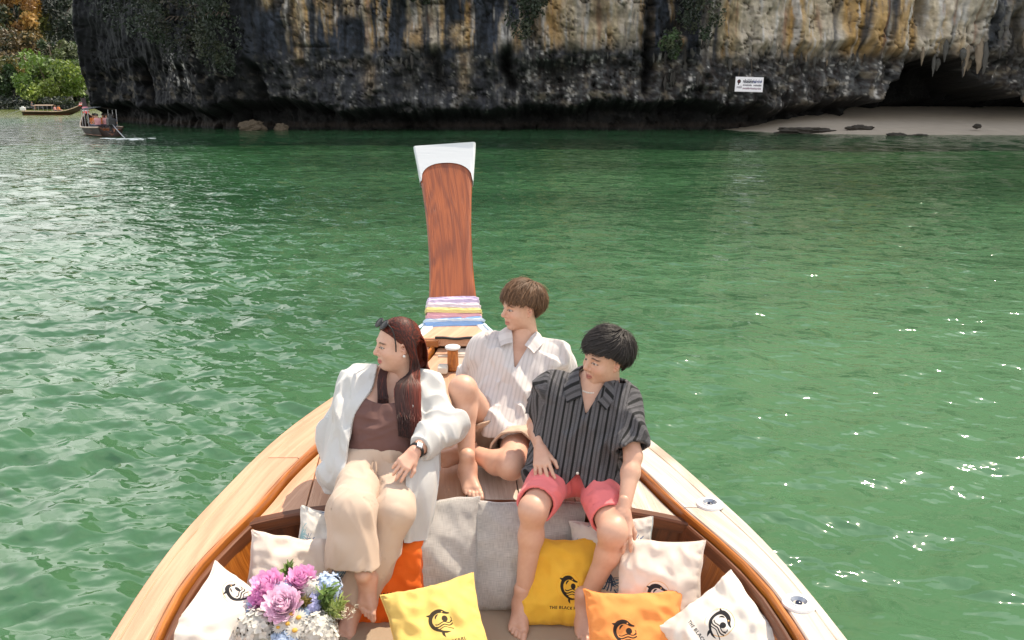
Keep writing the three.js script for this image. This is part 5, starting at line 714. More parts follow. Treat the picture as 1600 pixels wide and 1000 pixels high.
function drape(P, name, rows, mat, { th = 0.004, nu = 24, nv = 24, fold = 0.008, freq = 9, seed = 1 } = {}, label) { // cloth hung between rows of guide points (first row on top)
  const curves = rows.map((r) => new THREE.CatmullRomCurve3(r)), pos = [], uv = [], idx = []; const grid = []; for (let i = 0; i <= nu; i++) { const pts = curves.map((c) => c.getPoint(i / nu)), cc = new THREE.CatmullRomCurve3(pts); for (let k = 0; k <= nv; k++) grid.push(cc.getPoint(k / nv)); }
  const g0 = meshFrom(grid.flatMap((p) => [p.x, p.y, p.z]), (() => { const id = []; for (let i = 0; i < nu; i++) for (let k = 0; k < nv; k++) { const a = i * (nv + 1) + k, b = a + nv + 1; id.push(a, a + 1, b, b, a + 1, b + 1); } return id; })()), n = g0.attributes.normal;
  for (const s of [1, -1]) grid.forEach((p, q) => { const i = Math.floor(q / (nv + 1)) / nu, k = (q % (nv + 1)) / nv, nn = V(n.getX(q), n.getY(q), n.getZ(q)), o = fold * sst(0, 0.4, k) * (Math.sin(i * freq + 2.5 * N3(i * 2, k * 1.5, seed)) + 0.6 * N3(i * 6, k * 4, seed + 3)) + s * th / 2; pos.push(p.x + nn.x * o, p.y + nn.y * o, p.z + nn.z * o); uv.push(i, k); });
  const m = (nu + 1) * (nv + 1), A = (i, k) => i * (nv + 1) + k; for (let i = 0; i < nu; i++) for (let k = 0; k < nv; k++) { const a = A(i, k), b = A(i + 1, k); idx.push(a, a + 1, b, b, a + 1, b + 1, m + a, m + b, m + a + 1, m + b, m + b + 1, m + a + 1); }
  const edge = []; for (let i = 0; i < nu; i++) edge.push([A(i, nv), A(i + 1, nv)]), edge.push([A(i + 1, 0), A(i, 0)]); for (let k = 0; k < nv; k++) edge.push([A(0, k), A(0, k + 1)]), edge.push([A(nu, k + 1), A(nu, k)]); for (const [a, b] of edge) idx.push(a, b, m + a, m + a, b, m + b);
  return part(P, name, meshFrom(pos, idx, uv), mat, label);
}
function collar(P, T, N, mat, { k = 1 } = {}) { // fold-over collar: a stand round the back of the neck and two open points in front
  const at = (l, u, f) => T.p(N[0] + l * k, N[1] + u, N[2] + f);
  for (const s of [-1, 1]) { const rows = [[at(0, 0.060, -0.060), at(s * 0.045, 0.058, -0.045), at(s * 0.064, 0.050, 0.005), at(s * 0.050, 0.012, 0.068), at(s * 0.030, -0.040, 0.100)], [at(0, 0.050, -0.078), at(s * 0.060, 0.047, -0.060), at(s * 0.088, 0.036, 0.010), at(s * 0.078, -0.002, 0.088), at(s * 0.056, -0.052, 0.118)], [at(0, 0.018, -0.092), at(s * 0.072, 0.018, -0.070), at(s * 0.110, 0.012, 0.012), at(s * 0.108, -0.026, 0.094), at(s * 0.084, -0.072, 0.124)]]; if (s < 0) rows.forEach((r) => r.reverse()); drape(P, 'collar', rows, mat, { fold: 0.0012, nv: 10, nu: 22, th: 0.005 }); }
}
function neckHole(F, T, j, r) { const [nl, nu, nf] = T.loc(j.neck.x, j.neck.y, j.neck.z); F.cuts.push((x, y, z) => { const [l, u, f] = T.loc(x, y, z); return Math.min(r - Math.hypot(l - nl, f - nf), u - nu + 0.05); }); F.cuts.push((x, y, z) => T.loc(x, y, z)[1] - nu - 0.028); }
function yoke(F, j, inf) { F.cap(mixv(j.neck, j.shR, 0.2), mixv(j.shR, j.neck, 0.15), 0.033 + inf, 0.036 + inf, 0.04); F.cap(mixv(j.neck, j.shL, 0.2), mixv(j.shL, j.neck, 0.15), 0.033 + inf, 0.036 + inf, 0.04); }
const cloth = (o) => std({ roughness: 0.88, sheen: 0.35, sheenColor: new THREE.Color(0.9, 0.9, 0.9), sheenRoughness: 0.6, bumpMap: rep(weave, 6, 6), bumpScale: 0.0006, side: THREE.DoubleSide, ...o });
const uvWorld = (x, y, z) => [x * 2 + z, y * 2];
const hairline = (rows, side = 0) => { const h = table(rows); return (x, y, z) => y - h(z) - side * Math.max(0, 0.05 - Math.abs(x)); };

// ================================================================ woman in the white open shirt
{
  const j = { hipR: V(-0.685, 0.785, -3.80), hipL: V(-0.515, 0.785, -3.80), shR: V(-0.715, 1.135, -3.97), shL: V(-0.405, 1.12, -3.95), neck: V(-0.558, 1.185, -3.955), skull: V(-0.535, 1.262, -3.945), elR: V(-0.805, 0.90, -3.94), wrR: V(-0.742, 0.735, -3.79), elL: V(-0.295, 0.975, -3.80), wrL: V(-0.418, 0.945, -3.585), knR: V(-0.658, 0.785, -3.365), anR: V(-0.596, 0.505, -3.305), knL: V(-0.49, 0.735, -3.45), anL: V(-0.675, 0.335, -3.375) };
  const P = thing('person', 'woman with long reddish hair in an open white shirt and beige trousers, looking left', 'person', V(-0.6, 0.25, -3.75));
  const T = frame(j), M = headMatrix(V(-0.527, 1.326, -3.935), R(-62), R(1), R(3), 0.94), skin = [0.62, 0.365, 0.265];
  const o = { chest: 0.118, waist: 0.128, ww: 0.055, hip: 0.128, neck: 0.056, arm: 0.050, leg: 0.074, skin, extra: [[T.p(-0.075, -0.165, 0.10), V(0.082, 0.085, 0.078)], [T.p(0.075, -0.165, 0.10), V(0.082, 0.085, 0.078)], [T.p(0, -0.27, 0.07), V(0.13, 0.10, 0.11)]] };
  const hl = hand(j.wrL, V(-0.50, -0.42, 0.70), V(0.28, 0.72, 0.62), -1, { curl: [0.45, 0.40, 0.3], spread: 0.08, s: 0.92, r0: 0.026 }), hr = hand(j.wrR, V(0.2, -0.55, 0.7), V(-0.4, 0.75, 0.5), 1, { s: 0.92 });
  const fr = foot(j.anR, V(0.0, -0.72, 0.68), V(-0.12, 0.66, 0.72), -1, { s: 0.92, r0: 0.034, toes: 0.5 }), fl = foot(j.anL, V(-0.12, -0.22, 0.95), V(0, 1, 0.2), -1, { s: 0.95 });
  buildBody(P, j, o, [hl, hr], [fr, fl], M, { skin, full: 1, blush: [0.60, 0.24, 0.18], lip: [0.48, 0.14, 0.13], browC: [0.07, 0.035, 0.025], neckR: 0.056, nose: 0.7, gaze: 0 });
  // brown top
  const tk = new Field(); torso(tk, j, o, 0.012); tk.bump = folds(0.004, 7, 13, 4); tk.cuts.push((x, y, z) => { const [l, u, f] = T.loc(x, y, z); return u - (-0.108 + 3.2 * l * l * (f > -0.02 ? 1 : 0.4)); }); tk.cuts.push((x, y, z) => 0.855 - y + 0.1 * (z + 3.7)); { const [lo, hi] = bounds([j.shR, j.shL, j.hipR, j.hipL, T.p(0, -0.2, 0.15)], 0.17); part(P, 'tank_top', nets(tk, lo, hi, 0.007, { uv: uvWorld }), cloth({ color: new THREE.Color(0.135, 0.066, 0.056), sheen: 0.1, bumpScale: 0.0003 })); }
  // trousers
  const hemR = V(-0.640, 0.560, -3.315), hemL = V(-0.648, 0.375, -3.40), leg = (hip, kn, hem, ra, rk, rh, seed, ext) => { const F = new Field(); F.cap(mixv(j.hipR, j.hipL, 0.1), mixv(j.hipR, j.hipL, 0.9), 0.136, 0.136, 0.08).ell(T.p(0, -0.30, 0.05), V(0.150, 0.11, 0.135), 0.06); F.cap(hip, kn, ra, rk, 0.05).cap(kn, hem, rk * 0.98, rh, 0.035, 1); ext?.(F); F.shell = 0.016; F.bump = folds(0.0055, 6.5, 1.0, seed); F.cuts.push((x, y, z) => y - (0.905 + 0.25 * (z + 3.75))); return F; };
  const lr = leg(j.hipR, j.knR.clone().add(V(0.01, -0.01, 0)), hemR, 0.108, 0.090, 0.110, 9, (F) => F.cap(V(-0.705, 0.76, -3.42), V(-0.705, 0.550, -3.36), 0.048, 0.066, 0.05, 1)), ll = leg(j.hipL, j.knL, hemL, 0.106, 0.086, 0.088, 19);
  { const [lo, hi] = bounds([j.hipR, j.hipL, j.knR, j.knL, hemR, hemL], 0.17); part(P, 'trousers', mergeGeometries([nets(lr, lo, hi, 0.009, { uv: uvWorld }), nets(ll, lo, hi, 0.009, { uv: uvWorld }).translate(0, -0.002, -0.002)]), cloth({ color: new THREE.Color(0.58, 0.44, 0.34), bumpScale: 0.001 })); }
  // white shirt, open at the front
  const sh = new Field(); torso(sh, j, o, 0.025); yoke(sh, j, 0.022); sh.cap(T.p(-0.12, -0.1, -0.03), T.p(-0.12, -0.40, 0.02), 0.115, 0.135, 0.06).cap(T.p(0.12, -0.1, -0.03), T.p(0.13, -0.36, -0.02), 0.115, 0.125, 0.06);
  sh.cap(T.p(-0.15, -0.06, 0.07), T.p(-0.155, -0.40, 0.13), 0.05, 0.07, 0.06);
  sh.cap(j.shR, j.elR, 0.070, 0.082, 0.05).cap(j.elR, mixv(j.elR, j.wrR, 0.98), 0.084, 0.084, 0.05, 1); sh.cap(j.shL, j.elL, 0.068, 0.076, 0.05).cap(j.elL, mixv(j.elL, j.wrL, 0.84), 0.076, 0.056, 0.05, 1);
  sh.shell = 0.022; sh.bump = folds(0.010, 6.0, 2.0, 2); sh.cuts.push((x, y, z) => { const [l, u, f] = T.loc(x, y, z), a = -0.058 - 0.10 * sst(-0.02, -0.22, u) * 0.55, b = 0.072 + 0.085 * sst(0.0, -0.15, u); return Math.min(f + 0.01 + (u > 0 ? u * 0.6 : 0), Math.min(l - a, b - l)) * 0.8; }); neckHole(sh, T, j, 0.068); sh.cuts.push((x, y, z) => 0.70 + 0.012 * N3(x * 8, 1, z * 8) - y);
  const linen = cloth({ color: new THREE.Color(0.63, 0.615, 0.595), transmission: 0.12, thickness: 0 }); { const [lo, hi] = bounds([j.shR, j.shL, j.elR, j.wrR, j.elL, j.wrL, T.p(-0.15, -0.42, 0.05)], 0.17); part(P, 'open_shirt', nets(sh, lo, hi, 0.007, { uv: uvWorld }), linen); }
  drape(P, 'shirt_tail', [[V(-0.455, 0.915, -3.62), V(-0.40, 0.925, -3.64), V(-0.325, 0.90, -3.70)], [V(-0.452, 0.83, -3.535), V(-0.385, 0.82, -3.56), V(-0.315, 0.80, -3.63)], [V(-0.455, 0.70, -3.50), V(-0.395, 0.68, -3.52), V(-0.335, 0.665, -3.565)], [V(-0.46, 0.575, -3.48), V(-0.41, 0.57, -3.50), V(-0.355, 0.565, -3.54)]], linen, { fold: 0.007, freq: 11, seed: 5 });
  drape(P, 'shirt_tail', [[V(-0.80, 0.80, -3.72), V(-0.74, 0.83, -3.665), V(-0.655, 0.84, -3.655)], [V(-0.795, 0.74, -3.68), V(-0.735, 0.76, -3.625), V(-0.655, 0.79, -3.61)], [V(-0.765, 0.68, -3.65), V(-0.725, 0.69, -3.59), V(-0.66, 0.745, -3.565)]], linen, { fold: 0.008, freq: 8, seed: 8 });
  for (const s of [-1, 1]) drape(P, 'collar', [[T.p(s * 0.052, 0.085, -0.06), T.p(s * 0.064, 0.075, 0.0), T.p(s * 0.062, 0.025, 0.055)], [T.p(s * 0.085, 0.066, -0.055), T.p(s * 0.098, 0.055, 0.01), T.p(s * 0.082, -0.03, 0.085)]], linen, { fold: 0.002, nv: 8 });
  part(P, 'drawstring', tube([V(-0.602, 0.888, -3.615), V(-0.607, 0.86, -3.595), V(-0.612, 0.82, -3.585), V(-0.618, 0.79, -3.58)], 0.004, 6), cloth({ color: new THREE.Color(0.5, 0.36, 0.26) }));
  part(P, 'drawstring', tube([V(-0.59, 0.888, -3.615), V(-0.585, 0.858, -3.592), V(-0.592, 0.835, -3.583)], 0.004, 6), cloth({ color: new THREE.Color(0.5, 0.36, 0.26) }));
  part(P, 'fingernails', nails(hl.tips.map(([p, d]) => [p, d, hl.n]), 0.0055, std({ color: new THREE.Color(0.62, 0.36, 0.30), roughness: 0.3 })), std({ color: new THREE.Color(0.62, 0.36, 0.30), roughness: 0.3 }));
  // hair
  const r = rng(91), C = V(0, 0.036, -0.018), E = V(0.079, 0.090, 0.100), grows = hairline([[-0.13, -0.09], [-0.07, -0.075], [-0.035, -0.045], [-0.005, 0.0], [0.02, 0.030], [0.05, 0.062], [0.08, 0.088], [0.1, 0.1]]), strands = [], L = (x, y, z) => V(x, y, z).applyMatrix4(M), inv = M.clone().invert();
  const cap = (() => { const F = new Field(); F.ell(C, V(E.x + 0.006, E.y + 0.006, E.z + 0.006), 0.01); F.bump = (x, y, z) => 0.003 * ridge(x * 30, y * 14, z * 30, 2); F.cuts.push((x, y, z) => -grows(x, y, z)); F.cuts.push((x, y, z) => -(Math.hypot((x - C.x) / 0.07, (y - C.y) / 0.08, (z - C.z) / 0.09) - 1) * 0.08); const g = nets(F, V(-0.11, -0.11, -0.14), V(0.11, 0.16, 0.11), 0.0045, { color: (x, y, z) => { const k = 0.8 + 0.4 * N3(x * 60, y * 20, z * 60); return [0.11 * k, 0.026 * k, 0.017 * k]; } }); g.deleteAttribute('uv'); g.applyMatrix4(M); return g; })();
  let guard = 0; while (strands.length < 1500 && guard++ < 40000) {
    const z = r() * 1.6 - 0.6, a = r() * 6.283, q = Math.sqrt(Math.max(0, 1 - z * z)), d = V(q * Math.cos(a), z, q * Math.sin(a)), p = V(C.x + d.x * E.x, C.y + d.y * E.y, C.z + d.z * E.z); if (grows(p.x, p.y, p.z) < 0.002) continue;
    const e = () => r() - 0.5, kind = p.z < -0.075 && r() < 0.45 ? 'back' : p.x > -0.012 ? 'near' : 'far'; let way, end;
    if (kind === 'near') { way = [L(0.086 + 0.008 * e(), 0.035 + 0.01 * e(), -0.030 + 0.045 * e()), L(0.088 + 0.012 * e(), -0.045, -0.050 + 0.035 * e()), L(0.088 + 0.02 * e(), -0.12, -0.052 + 0.05 * e())]; const t = r(); end = [V(lerp(-0.515, -0.412, t) + 0.012 * e(), 1.175, -3.800 + 0.02 * e()), V(lerp(-0.505, -0.405, t) + 0.012 * e(), 1.085, -3.730 + 0.02 * e()), V(lerp(-0.488, -0.405, t) + 0.03 * e(), 0.955 + 0.11 * r() * r() + 0.02 * (1 - t), -3.690 + 0.014 * e())]; }
    else if (kind === 'far') { way = [L(-0.086 + 0.008 * e(), 0.03, -0.012 + 0.04 * e()), L(-0.080 + 0.012 * e(), -0.06, -0.008 + 0.03 * e())]; end = [V(-0.585 + 0.035 * e(), 1.20, -3.865 + 0.02 * e()), V(-0.572 + 0.05 * e(), 1.055 + 0.07 * r(), -3.772 + 0.014 * e())]; }
    else { const w = 0.11 * e(); way = [L(w * 1.1, 0.0, -0.128), L(w * 1.3, -0.09, -0.128)]; end = [V(-0.43 + 0.10 * e(), 1.15, -4.035 + 0.03 * e()), V(-0.395 + 0.16 * e(), 1.02 + 0.08 * e(), -4.08 + 0.02 * e())]; }
    const cv = new THREE.CatmullRomCurve3([L(p.x, p.y, p.z), ...way, ...end], false, 'centripetal'), n = 20, pts = [], out = []; for (let i = 0; i <= n; i++) { const w = cv.getPoint(i / n), l = w.clone().applyMatrix4(inv), u = V((l.x - C.x) / (E.x + 0.007), (l.y - C.y) / (E.y + 0.007), (l.z - C.z) / (E.z + 0.007)), m = u.length(); if (m < 1) { l.sub(C).multiplyScalar(1.005 / m).add(C); w.copy(l).applyMatrix4(M); } pts.push(w); const oo = w.clone().sub(L(0, Math.min(0.03, l.y), -0.02)); oo.y *= 0.3; if (i > n * 0.6) oo.lerp(V(0.05, 0.1, 0.3), 0.7); out.push(oo.normalize()); }
    const q0 = end[end.length - 1].x, red = clamp((kind === 'back' ? 0.85 : kind === 'far' ? 0.05 : 0.05 + 0.6 * sst(-0.46, -0.40, q0)) * (0.6 + 0.7 * r()) + (r() < 0.12 ? 0.3 : 0)); strands.push({ pts, out, w: 0.0058 * (0.6 + 0.8 * r()), red, tone: (t) => 0.85 + 0.3 * Math.sin(t * 9 + red * 20) * 0.4 });  // redder right and back strands: sunlight put into the hair colour
  }
  const rb = ribbons(strands, 0.006, (i, s) => mixc([0.026, 0.011, 0.010], [0.24, 0.040, 0.020], s.red)); rb.deleteAttribute('uv'); const hg = mergeGeometries([cap, rb]); hg.setAttribute('uv', new THREE.Float32BufferAttribute(new Float32Array(hg.attributes.position.count * 2), 2)); part(P, 'hair', hg, hairMat);
  // sunglasses pushed up on the hair, ear stud, watch
  const sg = thing('sunglasses', 'black sunglasses pushed up on the hair of the seated woman', 'sunglasses', L(0, 0.10, 0.08)), glass = std({ color: new THREE.Color(0.008, 0.008, 0.010), roughness: 0.25, specularIntensity: 0.25 }), lensQ = new THREE.Matrix4().multiplyMatrices(M, new THREE.Matrix4().makeTranslation(0, 0.112, 0.066).multiply(new THREE.Matrix4().makeRotationX(-0.75)));
  for (const s of [-1, 1]) { part(sg, 'lens', new THREE.SphereGeometry(0.029, 20, 14).scale(1, 0.84, 0.16).translate(s * 0.034, 0, 0).applyMatrix4(lensQ), glass); part(sg, 'rim', new THREE.TorusGeometry(0.029, 0.0038, 8, 28).scale(1, 0.85, 1).translate(s * 0.034, 0, 0).applyMatrix4(lensQ), blackMat); part(sg, 'temple', tube([V(s * 0.064, 0.01, -0.004), V(s * 0.079, 0.0, -0.03), V(s * 0.087, -0.035, -0.075), V(s * 0.086, -0.072, -0.11)], 0.0032, 6, 24).applyMatrix4(lensQ), blackMat); }
  part(sg, 'bridge', tube([V(-0.008, 0.006, 0.002), V(0, 0.011, 0.004), V(0.008, 0.006, 0.002)], 0.003, 6).applyMatrix4(lensQ), blackMat);
  { const e = L(0.086, -0.043, -0.004); single('earring', 'small pearl stud earring of the seated woman', 'earring', new THREE.SphereGeometry(0.0065, 14, 10).translate(e.x, e.y, e.z), std({ color: new THREE.Color(0.8, 0.77, 0.74), roughness: 0.2 })); }
  { const w = mixv(j.elL, j.wrL, 0.93), d = j.wrL.clone().sub(j.elL).normalize(), q = new THREE.Quaternion().setFromUnitVectors(V(0, 0, 1), d), wt = thing('wristwatch', 'dark wristwatch on the wrist of the seated woman', 'watch', w); part(wt, 'strap', new THREE.TorusGeometry(0.0315, 0.0045, 8, 32).scale(1, 1, 2.0).applyQuaternion(q).translate(w.x, w.y, w.z), blackMat); const n = V(0.28, 0.72, 0.62); n.addScaledVector(d, -n.dot(d)).normalize(); const fq = new THREE.Quaternion().setFromUnitVectors(V(0, 1, 0), n), fp = w.clone().addScaledVector(n, 0.035); part(wt, 'case', new RoundedBoxGeometry(0.028, 0.009, 0.032, 3, 0.004).applyQuaternion(fq).translate(fp.x, fp.y, fp.z), std({ color: new THREE.Color(0.25, 0.25, 0.27), roughness: 0.25, metalness: 0.8 })); }
}

// ================================================================ man in the white shirt, behind
{
  const j = { hipR: V(-0.115, 0.80, -4.24), hipL: V(0.035, 0.80, -4.18), shR: V(-0.128, 1.185, -4.37), shL: V(0.222, 1.165, -4.34), neck: V(0.048, 1.235, -4.375), skull: V(0.054, 1.325, -4.385), elR: V(-0.22, 0.955, -4.44), wrR: V(-0.26, 0.765, -4.46), elL: V(0.30, 0.94, -4.43), wrL: V(0.335, 0.755, -4.36), knR: V(-0.228, 1.105, -3.955), anR: V(-0.205, 0.765, -3.845), knL: V(-0.005, 0.795, -3.79), anL: V(-0.225, 0.775, -4.03) };
  const P = thing('person', 'young man with brown hair in white shirt and beige shorts sitting on the deck', 'person', V(0.0, 0.7, -4.2));
  const T = frame(j), M = headMatrix(V(0.046, 1.398, -4.375), R(-60), R(2), R(0), 0.95), skin = [0.64, 0.37, 0.26];
  const o = { chest: 0.105, waist: 0.098, ww: 0.055, hip: 0.108, neck: 0.055, arm: 0.045, leg: 0.066, skin, calfR: [0.0, -0.005, -0.022], calfL: [0.0, -0.01, 0.0] };
  const hr = hand(j.wrR, V(-0.2, -0.25, -0.8), V(0, 1, -0.3), 1, {}), hl = hand(j.wrL, V(0.3, -0.25, -0.6), V(0, 1, -0.3), -1, {});
  const fr = foot(j.anR, V(0.28, -0.20, 0.93), V(0, 1, 0.2), -1, { s: 1.0, toes: 0.3 }), fl = foot(j.anL, V(-0.75, -0.05, 0.4), V(0.0, 0.6, 0.8), 1, { s: 1.0 });
  buildBody(P, j, o, [hr, hl], [fr, fl], M, { skin, male: 1, blush: [0.62, 0.23, 0.17], lip: [0.50, 0.20, 0.16], browC: [0.12, 0.06, 0.035], neckR: 0.054, nose: 1.1 });
  const st = new Field(); st.cap(mixv(j.hipR, j.hipL, 0.0), mixv(j.hipR, j.hipL, 1.0), 0.122, 0.122, 0.06).cap(j.hipR, mixv(j.hipR, j.knR, 0.60), 0.105, 0.108, 0.05, 1).cap(j.hipL, mixv(j.hipL, j.knL, 0.62), 0.108, 0.110, 0.05, 1); st.shell = 0.014; st.bump = folds(0.005, 8, 4, 3); st.cuts.push((x, y, z) => y - 0.93);
  { const [lo, hi] = bounds([j.hipR, j.hipL, mixv(j.hipR, j.knR, 0.6), mixv(j.hipL, j.knL, 0.6)], 0.16); part(P, 'shorts', nets(st, lo, hi, 0.007, { uv: uvWorld }), cloth({ color: new THREE.Color(0.52, 0.37, 0.27) })); }
  const sh = new Field(); torso(sh, j, { ...o, chest: 0.112, waist: 0.122 }, 0.019); yoke(sh, j, 0.017); sh.cap(T.p(0, -0.22, 0.02), T.p(0.0, -0.40, 0.09), 0.125, 0.135, 0.06).cap(j.shR, mixv(j.shR, j.elR, 0.72), 0.066, 0.080, 0.045, 1).cap(j.shL, mixv(j.shL, j.elL, 0.74), 0.068, 0.082, 0.045, 1); sh.shell = 0.020; sh.bump = folds(0.010, 6, 3.2, 7);
  sh.cuts.push((x, y, z) => { const [l, u, f] = T.loc(x, y, z); return Math.min((u + 0.105) * 0.30 - Math.abs(l + 0.005), f + 0.02) * 0.8; }); neckHole(sh, T, j, 0.061); sh.cuts.push((x, y, z) => { const [l] = T.loc(x, y, z); return 0.845 + 0.05 * sst(-0.05, -0.2, l) - 0.28 * (l > 0 ? l : 0) + 0.012 * N3(x * 9, 2, z * 9) - y; });
  const stripeT = dataTex(128, 8, (u) => { const s = Math.sin(u * 6.283 * 4), k = s > 0.55 ? 0.925 : s > 0.2 ? 0.955 : 0.98; return [k, k * 0.975, k * 0.965]; }, true), sMat = cloth({ map: stripeT, color: new THREE.Color(0.75, 0.72, 0.705), transmission: 0.10, thickness: 0 });
  const armU = (x, y, z) => { const [l, u, f] = T.loc(x, y, z); return Math.abs(l) > 0.175 ? [(f + 0.3 * l) / 0.085, u] : [l / 0.085, u]; };
  { const [lo, hi] = bounds([j.shR, j.shL, mixv(j.shR, j.elR, 0.75), mixv(j.shL, j.elL, 0.75), T.p(0, -0.42, 0.1)], 0.17); part(P, 'shirt', nets(sh, lo, hi, 0.0066, { uv: armU }), sMat); }
  collar(P, T, T.loc(j.neck.x, j.neck.y, j.neck.z).map((v, i) => v + [0, 0.0, 0.004][i]), sMat);
  { const g = []; for (const u of [-0.20, -0.27, -0.34]) { const p = T.p(0.0, u, 0.145 + (-u - 0.2) * 0.30); g.push(new THREE.SphereGeometry(0.0055, 10, 8).scale(1, 1, 0.5).translate(p.x, p.y, p.z)); } part(P, 'shirt_buttons', clean(g), std({ color: new THREE.Color(0.6, 0.57, 0.53), roughness: 0.3 })); }
  drape(P, 'chest_pocket', [[T.p(0.055, -0.105, 0.128), T.p(0.10, -0.105, 0.123), T.p(0.135, -0.105, 0.108)], [T.p(0.058, -0.20, 0.139), T.p(0.10, -0.205, 0.137), T.p(0.135, -0.20, 0.118)]], sMat, { fold: 0, th: 0.004 });
  const tn = []; for (const [p, up] of fr.tips.map((t) => [t, V(0, 1, 0.2)])) tn.push([p, V(0.28, -0.3, 0.93).normalize(), up.normalize()]); part(P, 'toenails', nails(tn, 0.006, null), std({ color: new THREE.Color(0.64, 0.42, 0.34), roughness: 0.35 }));
  const grow = (x, y, z) => y - table([[-0.13, -0.05], [-0.08, -0.065], [-0.055, -0.040], [-0.03, 0.0], [-0.005, 0.018], [0.02, 0.030], [0.05, 0.058], [0.085, 0.072], [0.1, 0.09]])(z);
  shortHair(P, M, 51, { grows: grow, count: 3600, w: 0.0028, mess: 0.66, puff: 0.18, side: 0.12, trim: table([[-0.14, -0.075], [-0.08, -0.07], [-0.055, -0.045], [-0.035, 0.012], [0.02, 0.022], [0.045, 0.030], [0.07, 0.040], [0.12, 0.038]]), len: (p) => p.y > 0.05 ? 0.085 : p.y > 0.02 ? 0.055 : 0.025, comb: (p) => V(p.z > 0.01 && p.y > 0.06 ? 0.55 : 0.1, -0.2, p.z > 0.02 ? 0.1 : 0), base: [0.060, 0.030, 0.016], color: [0.15, 0.078, 0.040], lift: 0.022, rough: 0.008 });
}

